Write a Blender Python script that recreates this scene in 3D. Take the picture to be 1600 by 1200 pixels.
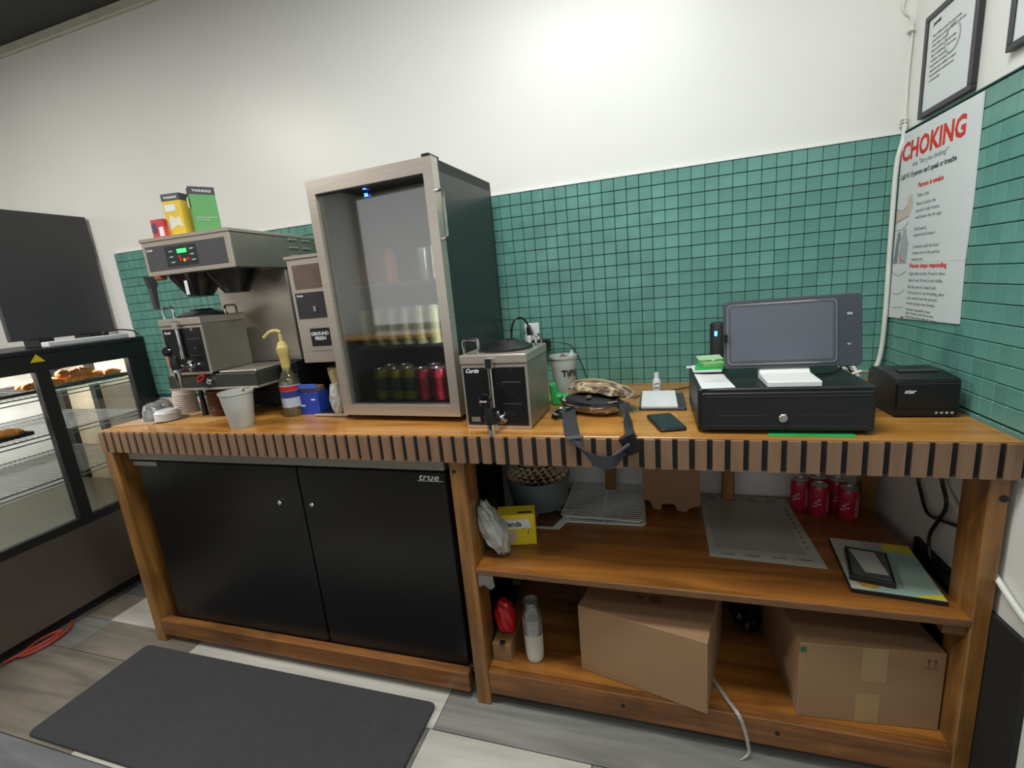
import bpy, bmesh, math, random
from mathutils import Vector, Matrix
random.seed(7)
S = bpy.context.scene
for o in list(bpy.data.objects): bpy.data.objects.remove(o, do_unlink=True)
COL = S.collection
R = math.radians
# ---------------------------------------------------------------- camera
cd = bpy.data.cameras.new('camera'); cam = bpy.data.objects.new('camera', cd); COL.objects.link(cam)
cam.location = (-0.7104, -1.728, 1.3117)
cam.rotation_euler = (R(77.912), R(5.035), R(16.577))
cd.sensor_width = 36; cd.lens = 717.75/1600*36; cd.clip_start = .02
S.camera = cam
# ---------------------------------------------------------------- light
w = bpy.data.worlds.new('world'); S.world = w; w.use_nodes = True
w.node_tree.nodes['Background'].inputs[0].default_value = (.80, .86, 1, 1)
w.node_tree.nodes['Background'].inputs[1].default_value = 0.35
def area(name, loc, rot, sx, sy, power, col):
    l = bpy.data.lights.new(name, 'AREA'); l.shape = 'RECTANGLE'; l.size = sx; l.size_y = sy
    l.energy = power; l.color = col
    o = bpy.data.objects.new(name, l); COL.objects.link(o); o.location = loc; o.rotation_euler = [R(a) for a in rot]
    return o
area('ceiling_and_fill_light', (-.95, -1.08, 2.60), (0, 0, 0), .9, .30, 25, (.97, 1, .985))
area('ceiling_and_fill_light', (-3.3, -1.6, 2.60), (0, 0, 0), .5, .3, 35, (1, .96, .90))  # unseen fill light, added to lift the left end of the wall
area('ceiling_and_fill_light', (-.5, -2.40, 2.60), (0, 0, 0), .35, .35, 6, (1, 1, .97))
area('shop_window_light', (-2.6, -4.3, 1.75), (-90, 0, 180), 4.4, 1.6, 9, (.97, .98, 1))
S.view_settings.view_transform = 'Standard'; S.view_settings.look = 'None'
S.view_settings.gamma = 1; S.view_settings.use_curve_mapping = False
S.view_settings.exposure = 0.34
# ---------------------------------------------------------------- materials
def srgb(c):
    return tuple((x/255/12.92 if x/255 <= .04045 else ((x/255+.055)/1.055)**2.4) for x in c) + (1,)
MATS = {}
def mat(name, rgb, rough=.5, metal=0, var=.08, scale=12, bump=0, bscale=80, stretch=(1, 1, 1), spec=.5, emit=0, obj_rand=0, coat=0):
    if name in MATS: return MATS[name]
    m = bpy.data.materials.new(name); m.use_nodes = True; nt = m.node_tree; N = nt.nodes; L = nt.links
    b = N['Principled BSDF']; c = srgb(rgb)
    b.inputs['Roughness'].default_value = rough; b.inputs['Metallic'].default_value = metal
    b.inputs['Specular IOR Level'].default_value = spec; b.inputs['Coat Weight'].default_value = coat
    tc = N.new('ShaderNodeTexCoord'); mp = N.new('ShaderNodeMapping'); mp.inputs['Scale'].default_value = stretch
    L.new(tc.outputs['Object'], mp.inputs[0])
    n = N.new('ShaderNodeTexNoise'); n.inputs['Scale'].default_value = scale; n.inputs['Detail'].default_value = 5
    L.new(mp.outputs[0], n.inputs[0])
    r = N.new('ShaderNodeValToRGB')
    r.color_ramp.elements[0].position = .3; r.color_ramp.elements[1].position = .7
    r.color_ramp.elements[0].color = tuple(x*(1-var) for x in c[:3])+(1,)
    r.color_ramp.elements[1].color = tuple(min(1, x*(1+var)) for x in c[:3])+(1,)
    L.new(n.outputs[0], r.inputs[0]); out = r.outputs[0]
    if obj_rand:
        oi = N.new('ShaderNodeObjectInfo'); h = N.new('ShaderNodeHueSaturation')
        mr = N.new('ShaderNodeMapRange'); mr.inputs[3].default_value = 1-obj_rand; mr.inputs[4].default_value = 1+obj_rand
        L.new(oi.outputs['Random'], mr.inputs[0]); L.new(mr.outputs[0], h.inputs['Value']); L.new(out, h.inputs['Color']); out = h.outputs[0]
    L.new(out, b.inputs['Base Color'])
    if bump:
        n2 = N.new('ShaderNodeTexNoise'); n2.inputs['Scale'].default_value = bscale; L.new(mp.outputs[0], n2.inputs[0])
        bp = N.new('ShaderNodeBump'); bp.inputs['Strength'].default_value = bump; bp.inputs['Distance'].default_value = .004
        L.new(n2.outputs[0], bp.inputs['Height']); L.new(bp.outputs[0], b.inputs['Normal'])
    if emit:
        b.inputs['Emission Color'].default_value = c; b.inputs['Emission Strength'].default_value = emit
    MATS[name] = m; return m
def glassy(name, tint, refl=.15, white=0, rough=.03, wcol=(230, 235, 232)):
    if name in MATS: return MATS[name]
    m = bpy.data.materials.new(name); m.use_nodes = True; nt = m.node_tree; N = nt.nodes; L = nt.links
    N.remove(N['Principled BSDF']); out = N['Material Output']
    t = N.new('ShaderNodeBsdfTransparent'); t.inputs[0].default_value = tint+(1,)
    g = N.new('ShaderNodeBsdfGlossy'); g.inputs['Roughness'].default_value = rough
    d = N.new('ShaderNodeBsdfDiffuse'); d.inputs[0].default_value = srgb(wcol)
    fr = N.new('ShaderNodeFresnel'); fr.inputs[0].default_value = 1.45
    ad = N.new('ShaderNodeMath'); ad.operation = 'ADD'; ad.inputs[1].default_value = refl; ad.use_clamp = True
    L.new(fr.outputs[0], ad.inputs[0])
    m0 = N.new('ShaderNodeMixShader'); m0.inputs[0].default_value = white
    L.new(t.outputs[0], m0.inputs[1]); L.new(d.outputs[0], m0.inputs[2])
    m1 = N.new('ShaderNodeMixShader'); L.new(ad.outputs[0], m1.inputs[0]); L.new(m0.outputs[0], m1.inputs[1]); L.new(g.outputs[0], m1.inputs[2])
    L.new(m1.outputs[0], out.inputs[0]); MATS[name] = m; return m
def wood(name, dark, light, scale=6, rough=.3, stretch=(.25, 4, 4), coat=.3, wear=0):
    m = bpy.data.materials.new(name); m.use_nodes = True; nt = m.node_tree; N = nt.nodes; L = nt.links; b = N['Principled BSDF']
    tc = N.new('ShaderNodeTexCoord'); mp = N.new('ShaderNodeMapping'); mp.inputs['Scale'].default_value = stretch
    L.new(tc.outputs['Object'], mp.inputs[0])
    n = N.new('ShaderNodeTexNoise'); n.inputs['Scale'].default_value = scale; n.inputs['Detail'].default_value = 8; n.inputs['Distortion'].default_value = .6
    L.new(mp.outputs[0], n.inputs[0])
    r = N.new('ShaderNodeValToRGB'); r.color_ramp.elements[0].position = .32; r.color_ramp.elements[1].position = .68
    r.color_ramp.elements[0].color = srgb(dark); r.color_ramp.elements[1].color = srgb(light)
    L.new(n.outputs[0], r.inputs[0]); out = r.outputs[0]
    if wear:
        n3 = N.new('ShaderNodeTexNoise'); n3.inputs['Scale'].default_value = 5; n3.inputs['Detail'].default_value = 6; L.new(tc.outputs['Object'], n3.inputs[0])
        r3 = N.new('ShaderNodeValToRGB'); r3.color_ramp.elements[0].position = .5; r3.color_ramp.elements[1].position = .72
        L.new(n3.outputs[0], r3.inputs[0])
        mx = N.new('ShaderNodeMix'); mx.data_type = 'RGBA'; mx.inputs[7].default_value = srgb(tuple(int(a*.55) for a in dark))
        mm = N.new('ShaderNodeMath'); mm.operation = 'MULTIPLY'; mm.inputs[1].default_value = wear
        L.new(r3.outputs[0], mm.inputs[0]); L.new(mm.outputs[0], mx.inputs[0]); L.new(out, mx.inputs[6]); out = mx.outputs[2]
    L.new(out, b.inputs['Base Color'])
    b.inputs['Roughness'].default_value = rough; b.inputs['Coat Weight'].default_value = coat; b.inputs['Coat Roughness'].default_value = .15
    bp = N.new('ShaderNodeBump'); bp.inputs['Strength'].default_value = .12; bp.inputs['Distance'].default_value = .002
    L.new(n.outputs[0], bp.inputs['Height']); L.new(bp.outputs[0], b.inputs['Normal'])
    MATS[name] = m; return m
M_wall = mat('satin white wall paint', (226, 226, 220), .38, var=.015, scale=3, bump=.12, bscale=14)
M_ceil = mat('dark ceiling', (62, 62, 58), .8, var=.1, scale=2)
M_grout = mat('dark grout', (44, 80, 72), .9)
M_tile = mat('green glazed tile', (97, 147, 136), .22, var=.14, scale=9, bump=.06, bscale=40, obj_rand=.10)
M_tile2 = mat('green glazed tile far', (95, 144, 133), .24, var=.16, scale=11, bump=.06, bscale=40)
M_top = wood('varnished counter wood', (160, 102, 42), (196, 142, 68), 5, .26, (.5, 5, 5), .35, wear=.35)
M_shelf = wood('stained shelf plywood', (112, 66, 26), (160, 104, 44), 5, .3, (.5, 5, 5), .3, wear=.4)
M_post = wood('stained lumber post', (112, 74, 34), (160, 112, 56), 6, .35, (5, 5, .4), .25, wear=.6)
M_rail = wood('stained lumber rail', (100, 62, 30), (150, 98, 48), 6, .35, (.4, 5, 5), .25, wear=.6)
M_ply = mat('raw ply edge', (110, 76, 46), .7, var=.3, scale=20, stretch=(1, 1, 14))
M_slat = wood('brown slat veneer', (118, 90, 68), (134, 104, 80), 9, .5, (5, 5, .5), 0)
M_blk = mat('black felt backing', (22, 22, 22), .9)
M_black = mat('black plastic', (20, 20, 22), .35, var=.05)
M_blacks = mat('glossy black', (12, 12, 14), .12, var=.03)
M_blackm = mat('matte black', (28, 28, 30), .6)
M_dkgrey = mat('dark grey plastic', (60, 60, 66), .45)
M_ss = mat('brushed stainless', (196, 186, 174), .3, .72, var=.06, scale=8, stretch=(1, 1, 30), bump=.05, bscale=60)
M_ssd = mat('dull stainless', (156, 154, 144), .38, .72, var=.06, scale=8, stretch=(30, 1, 1))
M_chrome = mat('chrome', (205, 205, 205), .1, 1, var=.02)
M_white = mat('white plastic', (225, 226, 224), .4, var=.02)
M_paper = mat('white paper', (214, 218, 218), .8, var=.02)
M_card = mat('corrugated cardboard', (148, 116, 84), .85, var=.05, scale=4, stretch=(1, 1, 6))
M_cardd = mat('kraft brown', (140, 106, 66), .85, var=.08)
M_red = mat('red plastic', (190, 28, 32), .35)
M_green = mat('bright green', (40, 168, 84), .5)
M_yellow = mat('yellow print', (226, 196, 30), .5, var=.04)
M_ink = mat('black ink', (25, 25, 28), .7)
M_gink = mat('grey ink', (110, 114, 116), .7)
M_rink = mat('red ink', (206, 48, 40), .6)
M_wink = mat('white ink', (225, 228, 228), .6)
M_glass = glassy('fridge door glass', (.66, .69, .68), .26)
M_cglass = glassy('display glass', (.93, .96, .95), .03)
M_clear = glassy('clear plastic', (.88, .9, .9), .08, .18, .12)
M_milky = glassy('translucent plastic', (.80, .83, .81), .03, .58, .3, (222, 226, 220))
M_bagm = glassy('crumpled plastic film', (.8, .82, .8), .10, .55, .2, (205, 208, 202))
# ---------------------------------------------------------------- helpers
FR = {}
def cat(o, label=None, c=None, group=None, kind=None):
    if label: o['label'] = label
    if c: o['category'] = c
    if group: o['group'] = group
    if kind: o['kind'] = kind
    return o
def thing(name, label, c, loc=(0, 0, 0), rz=0, group=None, w=True, rx=0, ry=0):
    o = bpy.data.objects.new(name, None); COL.objects.link(o); o.empty_display_size = .05
    o.location = loc; o.rotation_euler = (R(rx), R(ry), R(rz)); cat(o, label, c, group)
    FR[o] = Vector(loc) if (w and not rz and not rx and not ry) else Vector((0, 0, 0)); return o
def obj(name, bm, m, parent=None, smooth=False, label=None, c=None, group=None, kind=None, loc=None):
    me = bpy.data.meshes.new(name)
    if parent is not None and FR[parent].length > 0: bmesh.ops.translate(bm, verts=bm.verts, vec=-FR[parent])
    bmesh.ops.recalc_face_normals(bm, faces=bm.faces)
    if smooth:
        for f in bm.faces: f.smooth = True
        for e in bm.edges:
            if len(e.link_faces) == 2 and e.calc_face_angle(0) > R(38): e.smooth = False
    bm.to_mesh(me); bm.free()
    me.materials.append(m)
    o = bpy.data.objects.new(name, me); COL.objects.link(o)
    if parent is not None: o.parent = parent; FR[o] = FR[parent]
    else: FR[o] = Vector(loc) if loc else Vector((0, 0, 0))
    if loc: o.location = loc
    cat(o, label, c, group, kind); return o
def xf(bm, vs, mtx):
    bmesh.ops.transform(bm, matrix=mtx, verts=vs)
def box(lo, hi, bev=0, bm=None, mtx=None, seg=1):
    t = bmesh.new(); bmesh.ops.create_cube(t, size=1)
    for v in t.verts:
        v.co = Vector([(lo[i]+hi[i])/2+v.co[i]*(hi[i]-lo[i]) for i in range(3)])
    if bev: bmesh.ops.bevel(t, geom=t.edges[:], offset=bev, segments=seg, affect='EDGES', clamp_overlap=True)
    if mtx: bmesh.ops.transform(t, matrix=mtx, verts=t.verts)
    return merge(t, bm)
def merge(t, bm):
    if bm is None: return t
    me = bpy.data.meshes.new('tmp'); t.to_mesh(me); t.free(); bm.from_mesh(me); bpy.data.meshes.remove(me); return bm
def lathe(prof, n=24, c=(0, 0, 0), bm=None, mtx=None, closed=True):
    t = bmesh.new(); rings = []
    for r, z in prof:
        if r < 1e-5: rings.append([t.verts.new((c[0], c[1], c[2]+z))])
        else: rings.append([t.verts.new((c[0]+r*math.cos(2*math.pi*i/n), c[1]+r*math.sin(2*math.pi*i/n), c[2]+z)) for i in range(n)])
    for a, b in zip(rings, rings[1:]):
        if len(a) == 1 and len(b) == 1: continue
        for i in range(n):
            j = (i+1) % n
            if len(a) == 1: t.faces.new((a[0], b[j], b[i]))
            elif len(b) == 1: t.faces.new((a[i], a[j], b[0]))
            else: t.faces.new((a[i], a[j], b[j], b[i]))
    if mtx: bmesh.ops.transform(t, matrix=mtx, verts=t.verts)
    return merge(t, bm)
def smoothpts(p, n=4):
    p = [Vector(a) for a in p]; out = []
    for i in range(len(p)-1):
        p0 = p[max(i-1, 0)]; p1 = p[i]; p2 = p[i+1]; p3 = p[min(i+2, len(p)-1)]
        for k in range(n):
            t = k/n
            out.append(.5*((2*p1)+(p2-p0)*t+(2*p0-5*p1+4*p2-p3)*t*t+(3*p1-p0-3*p2+p3)*t**3))
    out.append(p[-1]); return out
def tube(pts, r, n=8, bm=None, sm=4, closed=False):
    P = smoothpts(pts, sm) if sm > 1 else [Vector(a) for a in pts]
    t = bmesh.new(); rings = []; up = Vector((0, 0, 1)); last = None
    for i, p in enumerate(P):
        d = (P[min(i+1, len(P)-1)]-P[max(i-1, 0)]).normalized()
        a = d.cross(up if last is None else last)
        if a.length < 1e-3: a = d.cross(Vector((1, 0, 0)))
        a.normalize(); b = a.cross(d).normalized(); last = b
        rings.append([t.verts.new(p+a*r*math.cos(2*math.pi*k/n)+b*r*math.sin(2*math.pi*k/n)) for k in range(n)])
    for a, b in zip(rings, rings[1:]):
        for k in range(n): t.faces.new((a[k], a[(k+1) % n], b[(k+1) % n], b[k]))
    t.faces.new(rings[0]); t.faces.new(rings[-1][::-1])
    return merge(t, bm)
def prism(poly, axis, a, b, bm=None, bev=0, mtx=None):
    """poly in the two other axes (order x,y,z minus axis), extruded from a to b"""
    t = bmesh.new(); ax = 'xyz'.index(axis)
    def mk(p, v):
        q = list(p); q.insert(ax, v); return t.verts.new(q)
    A = [mk(p, a) for p in poly]; B = [mk(p, b) for p in poly]; n = len(poly)
    t.faces.new(A); t.faces.new(B[::-1])
    for i in range(n): t.faces.new((A[i], B[i], B[(i+1) % n], A[(i+1) % n]))
    bmesh.ops.recalc_face_normals(t, faces=t.faces)
    if bev: bmesh.ops.bevel(t, geom=t.edges[:], offset=bev, segments=1, affect='EDGES', clamp_overlap=True)
    if mtx: bmesh.ops.transform(t, matrix=mtx, verts=t.verts)
    return merge(t, bm)
def rrect(x0, x1, y0, y1, r, n=5):
    P = []
    for cx, cy, a0 in ((x1-r, y1-r, 0), (x0+r, y1-r, 90), (x0+r, y0+r, 180), (x1-r, y0+r, 270)):
        for k in range(n+1):
            a = R(a0+90*k/n); P.append((cx+r*math.cos(a), cy+r*math.sin(a)))
    return P
def ribbon(pts, wv, th=.002, sm=4, bm=None):
    P = smoothpts(pts, sm); W = smoothpts(wv, sm); t = bmesh.new(); rings = []
    for i, p in enumerate(P):
        d = (P[min(i+1, len(P)-1)]-P[max(i-1, 0)]).normalized(); h = W[i]*.5; nn = d.cross(W[i]).normalized()*th*.5
        rings.append([t.verts.new(p-h-nn), t.verts.new(p+h-nn), t.verts.new(p+h+nn), t.verts.new(p-h+nn)])
    for a, b in zip(rings, rings[1:]):
        for k in range(4): t.faces.new((a[k], a[(k+1) % 4], b[(k+1) % 4], b[k]))
    t.faces.new(rings[0]); t.faces.new(rings[-1][::-1]); return merge(t, bm)
FRONT = Matrix(((1, 0, 0), (0, 0, -1), (0, 1, 0)))        # faces -Y
RIGHTW = Matrix(((0, 0, -1), (-1, 0, 0), (0, 1, 0)))      # faces -X
LEFTW = Matrix(((0, 0, 1), (1, 0, 0), (0, 1, 0)))         # faces +X
FLAT = Matrix.Identity(3)
def textbm(s, size, loc, rot=FRONT, th=.0004, bold=0, align='LEFT', sx=1, spin=0, line=1.0, shear=0):
    cu = bpy.data.curves.new('t', 'FONT'); cu.body = s; cu.size = size; cu.extrude = th/2; cu.offset = bold; cu.align_x = align
    cu.resolution_u = 2; cu.space_line = line; cu.shear = shear
    o = bpy.data.objects.new('t', cu); COL.objects.link(o); bpy.context.view_layer.update()
    me = bpy.data.meshes.new_from_object(o.evaluated_get(bpy.context.evaluated_depsgraph_get()))
    bm = bmesh.new(); bm.from_mesh(me); bpy.data.meshes.remove(me); bpy.data.objects.remove(o); bpy.data.curves.remove(cu)
    mm = Matrix.Translation(loc) @ rot.to_4x4() @ Matrix.Rotation(R(spin), 4, 'Z') @ Matrix.Diagonal((sx, 1, 1, 1))
    bmesh.ops.transform(bm, matrix=mm, verts=bm.verts); return bm
def struct(name, bm, m, parent=None): return obj(name, bm, m, parent, kind='structure' if parent is None else None)
def T(x, y, z): return Matrix.Translation((x, y, z))
def dup(root, loc=None, rz=None, label=None):
    r = root.copy(); COL.objects.link(r); FR[r] = FR[root]
    if loc is not None: r.location = loc
    if rz is not None: r.rotation_euler.z = rz
    if label: r['label'] = label
    for ch in list(root.children):
        c_ = ch.copy(); COL.objects.link(c_); c_.parent = r
        for g in list(ch.children):
            d = g.copy(); COL.objects.link(d); d.parent = c_
    return r
# ---------------------------------------------------------------- room shell
wall_b = struct('wall_back', box((-4.9, 0, 0), (.1, .1, 2.66)), M_wall)
wall_r = struct('wall_right', box((0, -4.5, 0), (.1, 0, 2.66)), M_wall)
struct('wall_left', box((-5.0, -4.5, 0), (-4.9, .1, 2.66)), M_wall)
fw = box((-5, -4.6, 0), (.1, -4.5, .9)); box((-5, -4.6, 2.5), (.1, -4.5, 2.66), bm=fw); box((-5, -4.6, .9), (-3.6, -4.5, 2.5), bm=fw)
struct('wall_front', fw, M_wall)
struct('ceiling', box((-5, -4.6, 2.64), (.1, .1, 2.72)), M_ceil)
struct('trim_1', box((-4.9, -.018, 2.60), (0, 0, 2.64), .004), mat('cream trim', (196, 192, 172), .4))
# tiles
PT = .0415; Z0 = 1.639; TS = .0396
def tile_mesh(seed):
    t = box((-TS/2-.0003, -.006, -TS/2), (TS/2+.0003, 0, TS/2), .0014)
    rr = random.Random(seed); q = Matrix.Rotation(R(rr.uniform(-.5, .5)), 4, 'X') @ Matrix.Rotation(R(rr.uniform(-.5, .5)), 4, 'Z') @ Matrix.Rotation(R(rr.uniform(-.4, .4)), 4, 'Y')
    bmesh.ops.transform(t, matrix=q, verts=t.verts); bmesh.ops.recalc_face_normals(t, faces=t.faces)
    me = bpy.data.meshes.new('tile'); t.to_mesh(me); t.free(); me.materials.append(M_tile); return me
TM = [tile_mesh(i) for i in range(8)]
obj('grout_bed', box((-3.276, -.003, .90), (0, .001, 1.641)), M_grout, wall_b)
obj('grout_bed', box((-.003, -1.6, .90), (.001, 0, 1.641)), M_grout, wall_r)
def put_tile(x, y, z, rz, par):
    o = bpy.data.objects.new('tile', random.choice(TM)); COL.objects.link(o); o.parent = par
    o.location = (x, y, z); o.rotation_euler = (0, 0, rz)
skip = lambda x, z: -1.19 < x < -1.125 and 1.055 < z < 1.17
far = bmesh.new()
for c_ in range(79):
    x = -PT*(c_+.5)
    for r_ in range(18):
        z = Z0-PT*(r_+.5)
        if r_ == 17: z = Z0-PT*17-.009
        if c_ < 17 and r_ < 17: put_tile(x, -.0025, z, 0, wall_b)
        else:
            h = TS/2 if r_ < 17 else .008; j = random.uniform(-.0006, .0006)
            box((x-TS/2, -.0085+j, z-h), (x+TS/2, -.0025, z+h), .0015, far)
obj('tile_field', far, M_tile2, wall_b, kind='stuff')
far = bmesh.new()
for c_ in range(36):
    y = -.009-PT*(c_+.5)
    for r_ in range(18):
        z = Z0-PT*(r_+.5)
        if c_ < 16 and r_ < 17: put_tile(-.0025, y, z, -math.pi/2, wall_r)
        elif r_ < 17: box((-.0085, y-TS/2, z-TS/2), (-.0025, y+TS/2, z+TS/2), .0015, far)
        else: box((-.0085, y-TS/2, z-.017), (-.0025, y+TS/2, z+TS/2-.003), .0015, far)
obj('tile_field', far, M_tile2, wall_r, kind='stuff')
obj('tile_edge_trim', box((-3.276, -.011, 1.6395), (0, 0, 1.643)), mat('white caulk', (220, 225, 222), .3), wall_b)
obj('tile_edge_trim', box((-.011, -1.6, 1.6395), (0, 0, 1.643)), M_grout, wall_r)
# floor planks
floor = struct('floor', box((-5, -4.6, -.05), (.1, .1, -.006)), mat('floor bed', (30, 30, 30), .9))
def plank_mat(nm, a, b): return wood(nm, a, b, 3.5, .42, (.6, 6, 6), .15)
PM = {'l': plank_mat('pale grey plank', (172, 169, 160), (200, 197, 188)), 'm': plank_mat('mid grey plank', (108, 108, 104), (142, 141, 136)),
      't': plank_mat('taupe plank', (104, 97, 88), (134, 126, 115)), 'b': plank_mat('blue grey plank', (92, 95, 98), (118, 121, 122))}
rows = {-.055: [], }
def prow(y1, cuts, kinds):
    xs = [-4.9]+cuts+[0]
    for i in range(len(xs)-1):
        o = obj('plank', box((xs[i]+.0012, y1-.1626, -.006), (xs[i+1]-.0012, y1-.0014, 0), .0008), PM[kinds[i % len(kinds)]], floor)
prow(-.06, [-3.0, -1.8, -.6], 'tmbt'); prow(-.224, [-3.6, -2.4, -1.2], 'mbtm'); prow(-.388, [-3.9, -3.08, -1.9, -.7], 'mtlmm')
prow(-.552, [-3.06, -2.51, -1.387], 'mtlm'); prow(-.716, [-3.1, -2.0, -1.40, -.90], 'ttmlm'); prow(-.876, [-3.9, -3.2, -2.49, -1.3, -.2], 'bttllm')
prow(-1.04, [-3.4, -2.2, -1.0], 'bbmb')
yy = -1.204
for k in range(20):
    c0 = random.uniform(-4.6, -3.6); prow(yy, [c0, c0+1.2, c0+2.4], random.sample('lmtb', 4)); yy -= .164
prow(.104, [-3.3, -2.1, -.9], 'mtmb')
# right wall lower black cladding and pale floor-level block
obj('kick_panel', prism([(-.706, .02), (-.70, .518), (-.60, .513), (-.275, .513), (-.265, .0)], 'x', -.012, -.001), mat('black speckled rubber', (26, 25, 24), .75, var=.5, scale=300), wall_r)
# ---------------------------------------------------------------- counter
ct = thing('wooden_counter', 'long stained wood counter with slatted front edge and open shelves', 'counter', (-1.35, -.3, 0))
obj('countertop', box((-2.685, -.6125, .897), (-.010, -.010, .92), .001), M_top, ct)
obj('fascia_backing', box((-2.683, -.6145, .842), (-.005, -.6127, .9155)), M_blk, ct)
obj('fascia_board', box((-2.683, -.6125, .845), (-.01, -.601, .897)), M_blackm, ct)
obj('fascia_backing', box((-2.683, -.597, .842), (-2.675, -.02, .897)), M_blk, ct)
x = -2.684; k = 0
while x < -.03:
    w_ = .0265+random.uniform(-.0006, .0006)
    o = obj('slat', box((x, -.621-random.uniform(0, .001), .840), (min(x+w_, -.006), -.6128, .9168), .0008), M_slat, ct); x += .0389
for k in range(14): obj('slat', box((-2.692, -.60+k*.0389, .840), (-2.683, -.60+k*.0389+.0265, .9165), .0008), M_slat, ct)
for (a, b, y0, y1) in ((-2.715, -2.668, -.600, -.51), (-1.283, -1.237, -.600, -.51), (-.047, -.012, -.600, -.51), (-2.71, -2.66, -.07, -.03), (-1.28, -1.237, -.07, -.03), (-.90, -.862, -.065, -.028), (-.487, -.448, -.065, -.028), (-.066, -.02, -.065, -.028)):
    obj('leg', box((a, y0, 0), (b, y1, .897 if y0 > -.5 else .841), .003), M_post, ct)
sh = obj('shelf', box((-1.236, -.597, .4795), (-.046, -.02, .4935), .001), M_shelf, ct)
obj('shelf_edge', box((-1.236, -.600, .4745), (-.046, -.5965, .4925), .001), M_ply, sh)
obj('shelf', box((-1.236, -.575, .114), (-.046, -.02, .1285), .001), M_shelf, ct)
obj('rail', box((-1.236, -.598, .045), (-.046, -.575, .1275), .002), M_rail, ct)
obj('rail', box((-2.667, -.600, .034), (-1.305, -.567, .104), .003), M_rail, ct)
obj('shelf_cleat', box((-.092, -.590, .445), (-.048, -.03, .4735), .001), M_ply, ct)
obj('shelf_cleat', box((-1.236, -.590, .445), (-1.195, -.03, .4735), .001), M_ply, ct)
bm = lathe([(0, 0), (.006, 0), (.006, .001), (0, .001)], 10, mtx=T(-1.268, -.6005, .805) @ Matrix.Rotation(R(90), 4, 'X'))
lathe([(0, 0), (.008, 0), (.008, .001), (0, .001)], 10, bm=bm, mtx=T(-.022, -.6005, .79) @ Matrix.Rotation(R(90), 4, 'X'))
lathe([(0, 0), (.006, 0), (.006, .001), (0, .001)], 10, bm=bm, mtx=T(-.82, -.5985, .09) @ Matrix.Rotation(R(90), 4, 'X'))
lathe([(0, 0), (.006, 0), (.006, .001), (0, .001)], 10, bm=bm, mtx=T(-.42, -.5985, .09) @ Matrix.Rotation(R(90), 4, 'X'))
obj('screw_hole', bm, M_ink, ct)
# undercounter cooler
uc = thing('undercounter_fridge', 'black two-door undercounter fridge below the left half of the counter', 'fridge', (-1.96, -.3, 0))
obj('cabinet', box((-2.62, -.535, .06), (-1.31, -.08, .80), .004), M_blacks, uc)
obj('top_rim', box((-2.63, -.575, .793), (-1.31, -.06, .838), .003), M_ssd, uc)
dm = mat('black door laminate', (13, 13, 14), .28, var=.1, scale=4)
for a, b, lx in ((-2.61, -1.868, -1.955), (-1.862, -1.315, -1.822)):
    d = obj('door', box((a, -.565, .085), (b, -.536, .786), .004), dm, uc)
    obj('lock', lathe([(0, 0), (.008, 0), (.0085, .006), (.006, .009), (0, .009)], 14, mtx=T(lx, -.5655, .652) @ Matrix.Rotation(R(90), 4, 'X')), M_chrome, d, True)
obj('hinge', box((-2.625, -.570, .768), (-2.50, -.5655, .784), .001), M_ssd, uc)
obj('foot_bracket', box((-1.312, -.575, .09), (-1.29, -.55, .115), .003), M_black, uc)
obj('logo', textbm('true', .030, (-1.408, -.5656, .758), FRONT, .0006, .0003, sx=1.35, shear=.3), M_wink, uc)
obj('logo_underline', box((-1.41, -.5662, .7545), (-1.325, -.5656, .7562)), M_wink, uc)
for a in (-2.5, -2.3, -1.6, -1.4): obj('caster', lathe([(0, -.012), (.03, -.012), (.03, .012), (0, .012)], 16, mtx=T(a, -.3, .0305) @ Matrix.Rotation(R(90), 4, 'X')), M_black, uc, True)
# ---------------------------------------------------------------- bakery display case
XF = -3.22
dc = thing('pastry_display_case', 'tall black-framed heated pastry case with glass doors at the left', 'display case', (-3.6, -.7, 0))
bk = mat('case black paint', (30, 30, 32), .4)
obj('base_panel', box((-3.95, -1.45, .055), (XF-.006, -.02, .425), .004), mat('dark brown steel panel', (98, 86, 78), .4, .3, var=.08, scale=3), dc)
obj('plinth', box((-3.93, -1.43, 0), (XF-.05, -.03, .056)), M_blackm, dc)
obj('case_top', box((-3.97, -1.46, 1.205), (XF+.004, -.011, 1.225), .003), bk, dc)
obj('frame_rail', box((XF-.03, -1.45, 1.13), (XF, -.012, 1.205), .002), bk, dc)
obj('frame_rail', box((XF-.03, -1.45, .415), (XF, -.012, .452), .002), bk, dc)
for a, b in ((-.105, -.012), (-.475, -.425), (-1.45, -1.40)): obj('frame_post', box((XF-.035, a, .452), (XF+.001, b, 1.13), .002), bk, dc)
obj('side_panel', box((-3.95, -.022, .425), (XF-.03, -.012, 1.205)), mat('cream side panel', (226, 214, 190), .4), dc)
for a, b in ((XF-.035-.04, XF-.035), (-3.66, -3.62), (-3.95, -3.90)): obj('back_post', box((a, -.05, .425), (b, -.022, 1.205)), bk, dc)
obj('glass_door', box((XF-.018, -.425, .452), (XF-.013, -.105, 1.13)), M_cglass, dc)
obj('glass_door', box((XF-.018, -1.40, .452), (XF-.013, -.475, 1.13)), M_cglass, dc)
obj('back_door', box((-3.95, -1.45, .425), (-3.945, -.05, 1.205)), mat('white back door', (226, 230, 234), .4), dc)
obj('case_floor', box((-3.94, -1.44, .425), (XF-.04, -.05, .437)), M_ssd, dc)
sgn = obj('warning_sign', prism([(-.482, 1.172), (-.43, 1.172), (-.456, 1.205)], 'x', XF, XF+.0012), M_yellow, dc, label='yellow warning triangle')
wire = mat('chrome wire', (190, 192, 196), .25, .8)
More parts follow.
